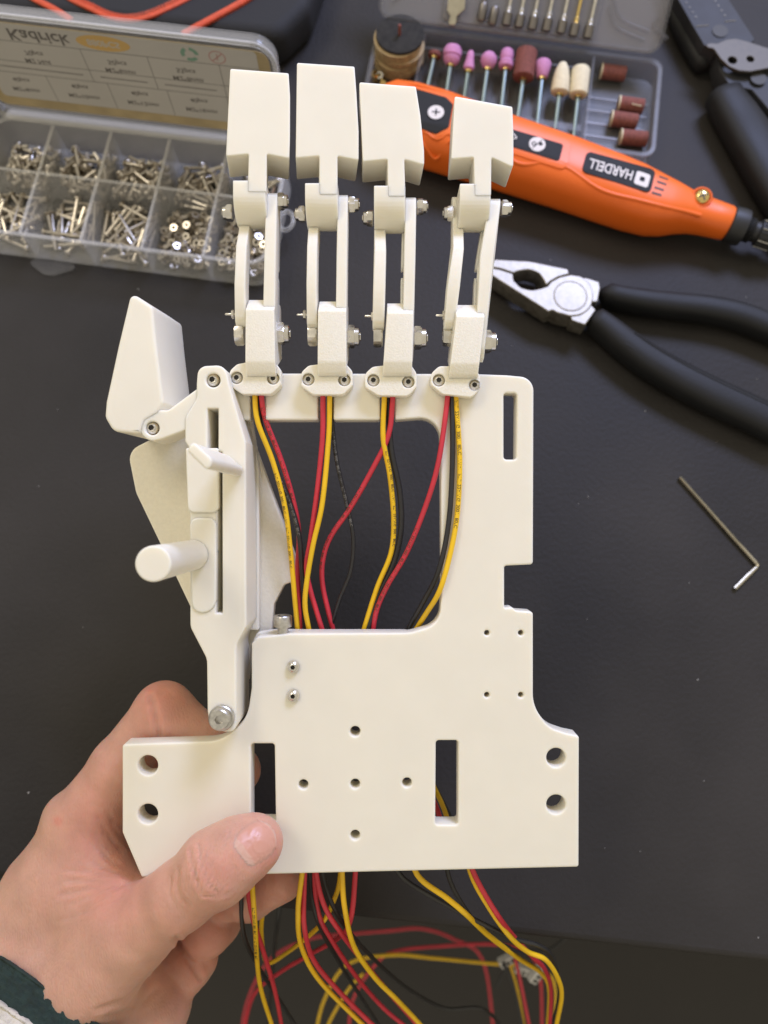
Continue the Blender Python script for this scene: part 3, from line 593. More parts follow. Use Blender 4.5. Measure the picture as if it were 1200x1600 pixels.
link('pivot_plate', prism([round_poly(kpoly([(412, 278, .5), (440, 268, .5), (480, 272, .8), (540, 246, 3), (600, 240, 3), (670, 258, 5), (830, 310, 3), (900, 360, 3), (830, 420, 3), (690, 446, 4), (620, 440, 4), (560, 416, 4), (505, 365, 3), (460, 300, 2), (425, 296, .8)], 19), 1, 4), circle(K.xy(*z4((578, 375)), 19), 2.3), circle(K.xy(*z4((690, 368)), 19), 1.9)], 17.2, 19, .25), M['pivot_steel'], kt)
for p in ((500, 195), (740, 490)):
    c = K.at(*z4(p), 16.2); link('nut_hole', lathe([(4.0, 0), (4.0, .3), (.1, .35)], 20, Matrix.Translation(c)), M['hole_shade'], kt)
for j in range(4):
    for s_, (ax_, ay_) in enumerate(((290, 15), (470, 5))):
        c = K.at(*z4((ax_+j*20, ay_+j*30)), 16.2); link('printed_mark', lathe([(.55, 0), (.5, .04)], 8, Matrix.Translation(c)), M['print_light'], kt)
def kmark(p, q, w):
    a, b = K.at(*z4(p), 16.1), K.at(*z4(q), 16.1); link('printed_mark', tube([a, b], w, 5, 'printed_mark'), M['print_light'], kt)
kmark((350, 165), (430, 158), .35); kmark((530, 135), (600, 128), .35)
grip_tube([z4(p) for p in [(505, 560), (540, 640), (620, 760), (720, 920), (840, 1120), (980, 1350), (1100, 1550)]], [8.5, 10.5, 11.5, 12, 12, 12, 12], 8, K, 'handle', kt, M['grip'], 2)
grip_tube([z4(p) for p in [(165, -200), (215, -60), (280, 120), (350, 280), (400, 380), (430, 430)]], [7.5, 8, 8.5, 8.5, 7.5, 6], 5.0, K, 'handle', kt, M['grip'], -1.5)
# ---------------------------------------------------------------- tool bag with orange zips, behind the screw box
M['fabric'] = mat('black_nylon', (.012, .012, .014), .75, noise=(20, .2), bump=(900, .4, .4)); M['zip'] = mat('orange_zip_tape', (.62, .085, .03), .65, noise=(500, .15), bump=(1500, .4, .3))
G = Frame((60, 20), (300, 60), 0)
bag = G.thing('tool_bag', 'black fabric tool bag with orange zips behind the screw box', 'bag')
gb = [(-140, -60), (-60, 40), (60, 46), (300, 72), (440, 86), (486, 40), (520, -60), (480, -160), (-100, -200)]
gp = round_poly([G.xy(*p, 10) for p in gb], 12, 6)
link('bag_body', prism([gp], .3, 22, 6, angle=60), M['fabric'], bag)
def zipper(pts, w, teeth):
    P_ = catmull([G.at(*p, 22) for p in pts], 1.5); rings = []
    for i, p in enumerate(P_):
        t = (P_[min(i+1, len(P_)-1)]-P_[max(i-1, 0)]).normalized(); s = Vector((-t.y, t.x, 0))
        rings.append([p+s*w-Vector((0, 0, .3)), p+s*w+Vector((0, 0, .7)), p+s*w*.3+Vector((0, 0, 1.3)), p-s*w*.3+Vector((0, 0, 1.3)), p-s*w+Vector((0, 0, .7)), p-s*w-Vector((0, 0, .3))])
    z_ = link('zip', loft(rings, 'zip', 40), M['zip'], bag)
    if teeth:
        vs, fs = [], []
        for i in range(0, len(P_)-1):
            p = P_[i]; t = (P_[i+1]-P_[i]).normalized(); s = Vector((-t.y, t.x, 0)); c = p+s*(w+.3); o_ = len(vs)
            for dx in (-.4, .4):
                for dy in (-1.0, .9):
                    for dz_ in (0, 1.4): vs.append(c+t*dx+s*dy+Vector((0, 0, dz_)))
            fs += [tuple(o_+k for k in f_) for f_ in ((0, 1, 3, 2), (4, 6, 7, 5), (0, 4, 5, 1), (2, 3, 7, 6), (1, 5, 7, 3))]
        tt = link('zip_teeth', mesh('zip_teeth', vs, fs, 30), M['zip'], z_); tt['kind'] = 'stuff'
zipper([(95, -12), (112, 0), (140, 13), (170, 27), (200, 32), (230, 27), (262, 14), (298, -4), (330, -25)], 1.35, True)
zipper([(30, -14), (58, 1), (85, 15), (112, 32)], 1.5, False)
zipper([(420, -26), (380, 2), (335, 27), (285, 54)], 1.5, True)
# ---------------------------------------------------------------- hex key, crumbs, wrappers
key_pts = [desk(1062, 746, 1), desk(1100, 788.5, 1), desk(1150, 845, 1), desk(1178, 876, 1), desk(1183.5, 883, 1), desk(1180, 888, 1), desk(1166, 902, 1), desk(1148, 920, 1)]
kp = [Vector(p)*1000 for p in key_pts]
hexk = link('hex_key', tube(kp[:3]+catmull(kp[3:6], .6)+kp[6:], 1.0, 6, 'hex_key'), M['brushed']); tag(hexk, 'thin L-shaped steel hex key lying on the bare desk at right', 'hex key')
vs, fs = [], []
for px, py, s in [(919, 776, .8), (904, 787, .5), (1090, 1062, .8), (1077, 911, .5), (917, 967, .4), (1166, 464, .6), (1008, 642, .6), (216, 452, .9), (44, 1239, .9), (1183, 592, .6), (945, 1325, .4), (1185, 1465, .6), (860, 406, .6), (800, 540, .5), (1040, 560, .5), (1120, 690, .4), (130, 980, .5), (60, 760, .5), (90, 640, .4), (1100, 1220, .4), (1000, 1330, .4), (980, 560, .4), (190, 520, .4)]:
    p = desk(px, py, 0)*1000; o_ = len(vs); s *= .42
    vs += [(p.x+s*dx*rng.uniform(.6, 1.5), p.y+s*dy*rng.uniform(.6, 1.5), z) for dx, dy, z in ((-1, -1, 0), (1, -.6, 0), (.8, 1, 0), (-.7, .8, 0), (0, 0, s))]
    fs += [(o_, o_+1, o_+4), (o_+1, o_+2, o_+4), (o_+2, o_+3, o_+4), (o_+3, o_, o_+4)]
cr = link('crumbs', mesh('crumbs', vs, fs, None, False), mat('pale_crumb', (.36, .35, .33), .7)); tag(cr, kind='stuff')

M['conn'] = mat('white_nylon', (.62, .60, .56), .5, noise=(300, .1))
# ================================================================== ROBOTIC HAND (local frame: plate front at z=0, z towards the lens, mm)
robot = bpy.data.objects.new('robotic_hand', None); COL.objects.link(robot); robot.matrix_world = HAND_M; robot.empty_display_size = .02
tag(robot, 'white 3D printed robotic hand with coloured wires, held up by its wrist plate', 'robotic hand')
PT = 7.0
def q2(pts, z=0): return [(*Q2(p[0], p[1], z), *( [p[2]/4.919] if len(p) > 2 else [])) for p in pts]
# --- palm plate: outline in order, third number = corner radius (photo px)
outer = q2([(358, 592, 12), (366, 583, 10), (740, 584, 0), (792, 586, 8), (834, 590, 46), (833, 882, 5), (788, 884, 4), (788, 950, 3), (800, 949, 5), (807, 954, 4), (833, 956, 5),
            (833, 1104, 60), (858, 1137, 40), (885, 1146, 8), (905, 1150, 5), (904.5, 1355, 4), (560, 1363, 0), (221, 1371, 3), (191, 1301, 8), (191, 1163, 5), (345, 1158, 60), (386, 1125, 60), (393, 1075, 20),
            (393, 1006, 7), (402, 995, 9), (434, 992, 6), (452, 990, 6), (640, 989, 60), (687, 975, 70), (690, 915, 60), (688, 650, 75), (617, 656, 3), (617, 600, 2), (594, 600, 2), (594, 656, 3),
            (521, 656, 3), (521, 600, 2), (497, 600, 2), (497, 656, 3), (414, 656, 3), (414, 600, 2), (391, 600, 2), (391, 656, 3), (358, 655, 26)])
holes = [circle(Q2(x, y), r/4.919, 20) for x, y, r in [(555, 1143, 8), (474, 1226, 7.5), (555, 1225, 7.5), (636, 1223, 7.5), (555, 1305, 7.5), (761, 989, 4.2), (814, 989, 4.2), (761, 1086, 4.2), (814, 1086, 4.2)]]
holes += [circle(Q2(x, y), r/4.919, 28) for x, y, r in [(231, 1196, 15.5), (231, 1272, 15.5), (869, 1184, 15), (869, 1257, 15)]]
holes += [round_poly(q2(p), 5/4.919) for p in ([(392, 1162), (429, 1162), (431, 1285), (392, 1285)], [(681, 1157), (716, 1157), (716, 1289), (680, 1289)], [(787, 614), (808, 614), (807, 718), (787, 718)])]
plate = link('palm_plate', prism([round_poly(outer, 0, 8)]+holes, -PT, 0, .55), M['pla'], robot)
# a raised boss along the plate's rear upper edge, seen as a second step
rear = [round_poly(q2([(395, 1002, 6), (402, 988, 8), (432, 984, 8), (470, 985, 6), (640, 985, 8), (640, 1010, 4), (398, 1010, 4)], -PT), 0)]
link('rear_rib', prism(rear, -PT-3, -PT+.02, .4), M['pla_side'], plate)
rear2 = [round_poly(q2([(800, 944, 4), (830, 950, 4), (832, 965, 3), (802, 965, 3)], -PT), 0)]
# --- screws
def screw_head(R, h, sock, kind='button'):
    if kind == 'button': pr = [(R, 0), (R, h*.35), (R*.93, h*.6), (R*.75, h*.85), (sock*1.15, h), (sock, h*.98, 1), (sock*.9, h*.35, 1), (.02, h*.25)]
    else: pr = [(R, 0), (R, h*.86), (R*.9, h), (sock*1.1, h), (sock, h*.97, 1), (sock*.92, h*.4, 1), (.02, h*.32)]
    me = lathe(pr, 24, name='screw_head', angle=30); me.materials.append(M['steel']); me.materials.append(M['hole_shade'])
    for f_ in me.polygons:      # socket floor coloured dark, standing in for the shade inside it
        if math.hypot(f_.center.x, f_.center.y)*1000 < sock*.72: f_.material_index = 1
    return me
head_b = screw_head(1.8, 1.35, .8)
head_c = screw_head(2.0, 2.0, .75)
def screw(parent, px, py, z, me=head_b, name='screw', sc=1): return link(name, me, None, parent, M4=mm4(Matrix.Translation(Q(px, py, z)) @ Matrix.Rotation(random.uniform(0, 6), 4, 'Z') @ Matrix.Scale(sc, 4)))
screw(plate, 458.5, 1041, -.1, head_c); screw(plate, 458.5, 1086, -.1, head_c)
# cap screw standing in the plate's upper edge
p = Q(442, 990, -2.5)
link('cap_screw', lathe([(1.75, -4), (1.75, 2.3), (2.9, 2.35), (2.95, 2.6), (2.95, 5.6), (2.7, 5.9), (1.5, 5.9), (1.4, 4.5)], 28, axis_T(p, (0, 1, .05))), M['steel_dull'], plate)
# --- nuts and bolts across a finger
def nut_mesh(R, h, dome):
    pr = [(R*.86, 0), (R, .15*h, 1), (R, .8*h, 1), (R*.9, h, 0)]
    if dome: pr += [(R*.78, h*1.02), (R*.76, h*1.5), (R*.62, h*1.62), (R*.45, h*1.6), (R*.44, h*1.3), (R*.36, h*1.3), (R*.36, h*1.75), (.05, h*1.78)]
    else: pr += [(R*.6, h), (R*.5, h*.9), (.05, h*.9)]
    me = lathe(pr, 24, name='nut', angle=25); me.materials.append(M['steel']); return me
nut_s = nut_mesh(2.65, 2.0, True); nut_l = nut_mesh(3.7, 2.6, True); nut_h = nut_mesh(3.6, 2.9, False)
pin_m = lathe([(.45, -1), (.45, 2.0), (.25, 2.3)], 10, name='pin'); pin_m.materials.append(M['steel'])
pin_n = nut_mesh(1.5, .8, False)
def sidebar(pts, w, zref, xl, xr, bevel=.35, name='bar'):
    """bar seen edge on: polyline (photo y, z, half width mm) in the depth plane, between left and right x given as (y,x) photo pairs"""
    k = (DP-zref)/F
    def Y(y): return -(y-800)*k
    def X(tab, yl):
        y = 800-yl/k
        return (np.interp(y, [t[0] for t in tab], [t[1] for t in tab])-600)*k
    ol = stadium([(Y(p[0]), p[1]) for p in pts], [p[2] for p in pts])
    return prism([ol], 0, 1, .0, fn=None, name=name) if 0 else sideprism(ol, lambda yl: X(xl, yl), lambda yl: X(xr, yl), bevel, name)
def sideprism(ol, fl, fr, bevel, name):
    w = 10.0
    def fn(a, b, c):
        t = c/w; l, r = fl(a), fr(a)
        return (l+(r-l)*t, a, b)
    wid = abs(fr(ol[0][0])-fl(ol[0][0])); 
    return prism([ol], 0, w, bevel*w/max(wid, .5), fn, name)
def boxpoly(pts, r=0, n=4): return round_poly(pts, r, n)
fingers = [
 dict(tip=[(359.6, 107), (451, 114), (453.2, 150), (453, 215), (452, 247), (353, 243.6)], e=(-2.0, -15), stem=[(388.6, 240), (417, 240), (416.4, 300), (387, 300)], hub=(363.6, 414.4, 282, 298),
      nl=(364, 333), rl=[(296, 415.6, 433.6), (360, 414, 432.2), (490, 411, 430.5)], nr=(434, 315), ll=[(335, 371.5, 387.8), (390, 369, 386.4), (505, 366.2, 383.6)], pin=(366, 491), bl=(382.6, 523), br=(432.4, 521.5),
      body=[(484, 383.5, 428.5), (575, 383.2, 430)], cap=(463, 414, 470), fl=[(358, 580, 14), (370, 569, 12), (385, 566, 4), (430, 566, 4), (439, 578, 12), (439, 602, 8), (424, 616, 12), (378, 616, 14), (358, 602, 8)], sc=[(369.6, 590), (426.5, 591)]),
 dict(tip=[(464, 97.6), (554, 103.6), (557, 145), (560.4, 205), (560.4, 250), (462, 246.4)], e=(-1.5, -15), stem=[(499, 243), (527.4, 243), (527.6, 304), (499, 304)], hub=(476.4, 527.6, 286, 301),
      nl=(477, 335), rl=[(299, 527.6, 544), (360, 526.4, 543.4), (490, 524.5, 541.5)], nr=(545, 320), ll=[(335, 480.2, 496.8), (390, 480, 496.2), (508, 478.8, 495.4)], pin=(478, 492), bl=(496, 524), br=(541.5, 526),
      body=[(486, 496.6, 541), (575, 496.2, 541)], cap=(465.5, 524, 473), fl=[(470, 582, 14), (482, 571, 12), (498, 569, 4), (541, 569, 4), (551, 580, 12), (551, 603, 8), (536, 617, 12), (489, 617, 14), (470, 603, 8)], sc=[(481.6, 592.5), (538, 593.5)]),
 dict(tip=[(561.4, 128), (649.9, 135), (657, 180), (662.6, 235), (663, 257.5), (566.8, 252)], e=(-.6, -15), stem=[(605.5, 248), (631.7, 248), (633.6, 307), (606.4, 307)], hub=(584.3, 633.5, 290, 305),
      nl=(583, 341), rl=[(303, 633.5, 651), (418, 630.5, 649), (495, 629, 645.7)], nr=(651.5, 323), ll=[(340, 584.2, 602.2), (397, 584.8, 603.6), (465, 582.7, 601.8), (510, 581.8, 600.4)], pin=(584, 494), bl=(598, 525), br=(646, 528),
      body=[(489.5, 605, 646), (575, 598.4, 644)], cap=(468.5, 631, 478), fl=[(570, 584, 14), (582, 573, 12), (599, 571, 4), (643, 571, 4), (651, 583, 12), (651, 605, 8), (638, 619, 12), (591, 618, 14), (570, 605, 8)], sc=[(583.4, 594), (638, 596.5)]),
 dict(tip=[(710.5, 150), (800.8, 166.5), (802.3, 205), (802.5, 240), (802, 261), (705, 248)], e=(.2, -15), stem=[(740.3, 245), (768, 245), (767.3, 306), (741.8, 306)], hub=(718.5, 767, 287, 303),
      nl=(708.5, 334), rl=[(305, 766.5, 784), (360, 755, 777.5), (418, 747, 769), (490, 742, 757)], nr=(783, 326), ll=[(342, 709, 726.4), (394, 706.8, 724.5), (430, 699.3, 720.5), (491, 695, 713), (511, 693.6, 711)], pin=(695, 493), bl=(706, 524), br=(754.5, 534),
      body=[(495, 713, 757.5), (578, 702.5, 748)], cap=(471, 745, 482), fl=[(673, 584, 14), (686, 572, 12), (704, 572, 4), (748, 583, 4), (750.5, 590, 10), (750, 607, 8), (738, 621, 12), (691, 616, 14), (673, 601, 8)], sc=[(685.8, 594), (741.4, 601.5)]),
]
ZT = 8.0
for i, f in enumerate(fingers):
    # knuckle mount: the flange screwed to the plate carries everything else of this finger
    fl = round_poly(q2(f['fl'], 4.2), 0, 5)
    cb = [circle(Q2(x, y, 4.2), 1.95, 20) for x, y in f['sc']]
    finger = link('finger', prism([fl]+cb, .02, 4.2, .3, angle=50), M['pla_rough'], robot)
    for x, y in f['sc']:
        link('screw', head_b, None, finger, M4=mm4(Matrix.Translation(Q(x, y, 3.2)) @ Matrix.Translation((0, 0, -1.1)) @ Matrix.Rotation(random.uniform(0, 6), 4, 'Z') @ Matrix.Scale(1.06, 4)))
    k = (DP-7)/F
    Y = lambda y: -(y-800)*k
    b = f['body']; yt = Y(b[0][0]); yb = Y(b[1][0]); yc = Y(f['cap'][0])+1.2
    bl_ = lambda a: (np.interp(800-a/k, [b[0][0], b[1][0]], [b[0][1], b[1][1]])-600)*k
    br_ = lambda a: (np.interp(800-a/k, [b[0][0], b[1][0]], [b[0][2], b[1][2]])-600)*k
    prof = round_poly([(yb-2, 3.0, 0), (yb-2, 5.5, 2), (yb+2, 7, 3), (yt, 7, .3), (yc-.6, 1.2, 1.4), (yc-.3, -8.5, 2), (yb+6, -9, 1), (yb+1, 3.0, 1)], 0, 4)
    link('knuckle_body', sideprism(prof, bl_, br_, .25, 'knuckle_body'), M['pla_rough'], finger)
    # taller left half of the cap
    xs = (f['cap'][1]-600)*k
    # the fingertip
    tz = ZT; e = f['e']
    def shear(x, y, z, e=e, tz=tz):
        t = (tz-z)/abs(e[1]); return (x+e[0]*t, y, z)
    tip = link('fingertip', prism([round_poly(q2(f['tip'][:-1]+[f['stem'][1], f['stem'][2], f['stem'][3], f['stem'][0]]+f['tip'][-1:], tz), .5, 3)], tz+e[1], tz, .3, shear), M['pla'], finger)
    kz = (DP-tz)/F; hl, hr, ht, hc = f['hub']
    hY = lambda y: -(y-800)*kz
    a = hY(ht); c = hY(hc); R = 8.2
    prof = [(a, tz-.1)]+[(c-R*math.sin(math.pi*t/18), tz-.1-R+R*math.cos(math.pi*t/18)) for t in range(0, 17)]+[(c-R*.8, tz-14), (a, tz-14)]
    prof = prof[:1]+prof[1:]
    link('hub', sideprism(prof, lambda y: (hl-600)*kz, lambda y: (hr-600)*kz, .3, 'hub'), M['pla_side'], tip)
    # links
    lk = sidebar([(f['ll'][0][0]-34, -4.5, 3.4), (f['ll'][1][0]-30, -1.5, 3.4), (f['ll'][1][0], 1.8, 3.3), (f['ll'][1][0]+55, 2.6, 3.3), (f['ll'][-1][0]-14, 0.8, 3.4)], 0, 4, [(t[0], t[1]) for t in f['ll']], [(t[0], t[2]) for t in f['ll']], .3, 'link')
    link('link', lk, M['pla_side'], finger)
    rk = sidebar([(f['rl'][0][0]+19, 0.5, 3.8), (400, 1.5, 3.2), (540, 1.0, 4.6)], 0, 4, [(t[0], t[1]) for t in f['rl']], [(t[0], t[2]) for t in f['rl']], .3, 'coupler')
    ro = link('coupler', rk, M['pla_side'], finger)
    # thin guide strip clipped behind the coupler (two lengths with a gap)
    sgn = 1 if i < 2 else -1
    for y0, y1 in ((330, 418), (427, 545)) if i != 1 else ():
        tab = [(t[0], (t[2] if sgn > 0 else t[1])) for t in f['rl']]
        tl = [(t[0], t[1]-.5 if sgn > 0 else t[1]-4) for t in tab]; tr = [(t[0], t[1]+2.6 if sgn > 0 else t[1]+.5) for t in tab]
        link('guide_strip', sidebar([(y0+14, -3, 2.2), (y1-8, -3, 2.2)], 0, 0, tl, tr, .15, 'guide_strip'), M['pla_side'], ro)
    # fasteners
    def nut(px, py, z, me, d, name='nut', par=finger):
        return link(name, me, None, par, M4=mm4(axis_T(Q(px, py, z), (d, 0, 0)) @ Matrix.Rotation(random.uniform(0, 1), 4, 'Z')))
    nut(*f['nl'], -1.0, nut_s, -1); nut(*f['nr'], 1.2, nut_s, 1)
    nut(*f['bl'], -1.0, nut_h, -1); nut(*f['br'], -1.0, nut_l, 1)
    nut(*f['pin'], 1, pin_n, -1); nut(f['pin'][0]-3, f['pin'][1], 1, pin_m, -1, 'pin')
# --- thumb ---------------------------------------------------------------
ZS = 9.3
def qz(pts, z): return q2(pts, z)
bar = [(307, 600, 24), (309, 572, 22), (352, 570, 26), (358, 600, 8), (384, 690, 4), (385, 978, 14), (369, 1008, 30), (369, 1128, 0), (367, 1143, 12), (352, 1144, 22), (327, 1140, 22), (324, 1110, 8), (323, 1030, 30), (297, 980, 24), (296, 700, 4), (289, 690, 4), (289, 652, 14), (307, 622, 16)]
slot = round_poly(qz([(324, 638), (341, 638), (341, 706), (324, 706)], ZS), .3)
slot2 = round_poly(qz([(340.5, 706, 1), (347, 706, 1), (347.5, 958, 1), (337, 958, 1)], ZS), .2)
thumb = link('thumb', prism([round_poly(qz(bar, ZS), 0, 6), slot, slot2, circle(Q2(333, 594, ZS), 2.15)], ZS-22, ZS, .5), M['pla'], robot)
link('slider', prism([round_poly(qz([(289.5, 700, 3), (341, 700, 3), (341, 801, 10), (293, 801, 10)], ZS+.8), .5)], ZS-4, ZS+.8, .5), M['pla'], thumb)
link('slider', prism([round_poly(qz([(295.5, 809, 12), (338, 809, 12), (337, 955, 30), (300, 960, 30)], ZS+.6), .5)], ZS-4, ZS+.6, .5), M['pla'], thumb)
groove = None
def taper_peg(base, z0, z1, name, tip=None):
    fr = base
    return prism([round_poly(q2(fr, z1), .5, 4)], z0, z1, .5, name=name)
# square peg: its end face seen at photo px at 34 mm above the plate, running straight back
link('square_peg', prism([round_poly(q2([(291.5, 704, 4), (300, 688, 6), (333, 718, 8), (326, 738, 8)], 50), .5, 4)], ZS, 50, .6), M['pla'], thumb)
link('round_peg', prism([circle(Q2(239, 881, 49), 28.5*(DP-49)/F, 40)], ZS-2, 49, .45), M['pla'], thumb)
screw(thumb, 333, 594, ZS-2.4, head_b, sc=1.15)
T = mm4(Matrix.Translation(Q(347, 1121, ZS)))
kn = []
for j in range(48):
    pass
washer = lathe([(3.9, 0), (3.9, 1.2), (3.6, 1.5), (1.5, 1.5)], 32, name='washer'); washer.materials.append(M['steel_dull'])
cap_k = lathe([(3.15, 0), (3.15, 2.7), (2.85, 3.0), (1.45, 3.0), (1.4, 2.95, 1), (1.25, 1.2, 1), (.02, 1.1)], 32, name='cap_screw'); cap_k.materials.append(M['steel_dull'])
link('washer', washer, None, thumb, M4=T)
link('cap_screw', cap_k, None, thumb, M4=mm4(Matrix.Translation(Q(345.5, 1121, ZS+1.4))))
# thumb end: leaning wedge and its arm
tipf = [(204, 456, 6), (236, 478, 6), (240, 530, 10), (249, 618, 8), (262, 640, 30), (290, 622, 6), (310, 607, 4), (318, 650, 4), (312, 668, 10), (256, 686, 14), (236, 689, 18), (222, 677, 8), (196, 677, 8), (176, 674, 14), (163, 655, 14), (165, 628, 10), (184, 540, 20)]
face = [(204, 456, 8), (238, 479, 8), (243, 530, 20), (255, 628, 8), (246, 646, 6), (226, 657, 8), (219, 677, 3), (206, 677, 6), (176, 674, 16), (163, 652, 16), (165, 628, 12), (184, 540, 20)]
def lean(x, y, z): 
    t = (9-z)/18; return (x+3.0*t*1.0, y-.4*t, z)
thumb_tip = link('thumb_tip', prism([round_poly(q2(face, 9), 0, 6)], -12, 9, .9, lean, angle=25), M['pla'], thumb)
arm = [(222, 654, 12), (244, 640, 6), (262, 641, 10), (312, 604, 4), (322, 640, 4), (310, 664, 6), (252, 686, 16), (234, 690, 20), (219, 678, 14)]
link('thumb_arm', prism([round_poly(q2(arm, 8.7), 0, 6), circle(Q2(238, 669, 8.7), 2.1)], -4, 8.7, .5), M['pla'], thumb)
screw(thumb_tip, 238.5, 669, 6.4, head_b, sc=1.15)
# backing gusset, far layer
gus = [(199, 705, 26), (232, 688, 8), (290, 668, 4), (370, 660, 4), (399, 700, 6), (440, 810, 20), (460, 868, 10), (462, 908, 6), (444, 914, 10), (428, 945, 14), (424, 990, 4), (392, 1010, 4), (386, 1075, 6), (320, 1010, 4), (297, 948, 10), (212, 770, 30)]
link('gusset', prism([round_poly(q2(gus, -13), 0, 6)], -18, -13, .6), M['pla_spark'], thumb)
wedge = [(392, 660, 4), (400, 720, 4), (424, 800, 4), (428, 905, 6), (405, 990, 4), (388, 1000, 4), (386, 660, 4)]
link('web', prism([round_poly(q2([(372, 655, 3), (392, 655, 3), (404, 735, 3), (404, 985, 3), (372, 985, 3)], -8), 0, 3)], -13, -8.5, .4), M['pla'], thumb)
# --- wires ---------------------------------------------------------------
def wire(path, colr, r=.84, text=None, start=4, size=1.25, ang=0, flip=False):
    P = catmull([Q(*p) for p in path], 1.6)
    o = link('wire', tube(P, r, 12, 'wire'), M[colr], robot)
    if text:
        T_, N_ = frames(P); s = [0]
        for a, b in zip(P, P[1:]): s.append(s[-1]+(b-a).length)
        L = s[-1]
        def fn(x, y, z):
            u = start+x; u = min(max(u, 0), L-.01)
            j = min(int(np.searchsorted(s, u)), len(P)-1); j = max(j, 1); t = (u-s[j-1])/max(1e-6, s[j]-s[j-1])
            c = P[j-1].lerp(P[j], t); n = N_[j-1].lerp(N_[j], t).normalized(); b = T_[j].cross(n)
            a = y/r*(1 if not flip else -1)+ang; rr = r+.025+z
            return tuple(c+n*(rr*math.cos(a))+b*(rr*math.sin(a)))
        link('printed_text', text_mesh(text, size, .015, .004, fn, 'printed_text', 'LEFT'), M['print_light' if colr == 'black' else 'print_dark'], o)
    return o
def zp(pts, zs):   # zoomed-crop coordinates (crop at 360,560 x2.4) with depths
    return [(360+x/2.4, 560+y/2.4, z) for (x, y), z in zip(pts, zs)]
A = [2.2, 1.6, 0, -3, -6, -8.5, -10, -11]
TX = 'E123456  FTL  22AWG  300V  80°C  FTL  22AWG  300V  80°C'
TX = 'FTL  22AWG  300V  80°C  VW-1  FTL  22AWG  300V  80°C'
def ext(pts, zs, tail=True):
    p = zp(pts, zs); return p
wire(zp([(92, 110), (92, 150), (103, 240), (160, 390), (205, 560), (225, 720), (237, 850), (252, 1020), (258, 1090)], [1.4, 1.2, 0, -3, -5, -7, -9, -12, -13]), 'yellow', text=TX, start=28, ang=.3)
wire(zp([(117, 110), (117, 150), (132, 230), (190, 380), (235, 530), (257, 660), (252, 800), (262, 1020), (266, 1090)], [1.2, 1, -1, -4, -7, -10, -12, -13, -13]), 'red', text=TX, start=6)
wire(zp([(104, 110), (106, 150), (115, 260), (160, 390), (215, 520), (255, 650), (268, 780), (275, 900), (285, 1020), (290, 1090)], [-1, -1, -2, -4, -6, -8, -10, -12, -13, -13]), 'black', text=TX, start=18)
wire(zp([(347, 110), (347, 150), (345, 300), (325, 500), (300, 680), (285, 780), (300, 870), (345, 1020), (365, 1090)], [1.2, 1, -1, -4, -7, -9, -11, -13, -14]), 'red')
wire(zp([(372, 110), (372, 150), (368, 300), (345, 540), (310, 700), (286, 840), (280, 930), (295, 1020), (305, 1090)], [1.3, 1.1, -1, -3, -5, -7, -9, -12, -13]), 'yellow')
wire(zp([(378, 110), (380, 170), (383, 260), (402, 400), (440, 560), (461, 680), (450, 800), (410, 900), (375, 1020), (365, 1090)], [-2, -2, -3, -5, -8, -10, -12, -14, -16, -17]), 'black', r=.7, text=TX, start=14)
wire(zp([(577, 110), (577, 160), (573, 300), (598, 440), (612, 600), (602, 730), (550, 860), (500, 1020), (485, 1090)], [1.2, .8, -1, -4, -7, -9, -11, -13, -14]), 'yellow', text=TX, start=20, ang=-.6)
wire(zp([(592, 110), (592, 160), (603, 340), (635, 500), (640, 640), (612, 770), (555, 890), (515, 1020), (500, 1090)], [-.6, -1, -3, -6, -8, -10, -12, -13, -14]), 'black', r=.95)
wire(zp([(608, 110), (608, 160), (592, 290), (530, 420), (450, 560), (375, 670), (346, 760), (346, 850), (370, 960), (385, 1020), (392, 1090)], [1.3, 1, -1, -4, -7, -10, -12, -14, -15, -16, -17]), 'red', text=TX, start=34, ang=.5)
wire(zp([(815, 110), (812, 170), (780, 390), (730, 560), (660, 730), (590, 850), (550, 940), (535, 1020), (530, 1090)], [1.6, 1.4, 1, -2, -5, -8, -11, -13, -14]), 'red', text=TX, start=46, ang=.3)
wire(zp([(830, 110), (832, 170), (832, 400), (818, 620), (780, 800), (725, 910), (670, 1010), (640, 1080)], [1, 1.1, 1.2, 1.0, .2, -5, -11, -14]), 'black')
wire(zp([(845, 110), (847, 170), (860, 380), (851, 580), (825, 730), (785, 870), (735, 955), (700, 1010), (660, 1080)], [1.3, 1.3, 1.4, 1.4, 1.6, 1.2, -5, -10, -13]), 'yellow', text=TX, start=4, ang=0, size=1.6)
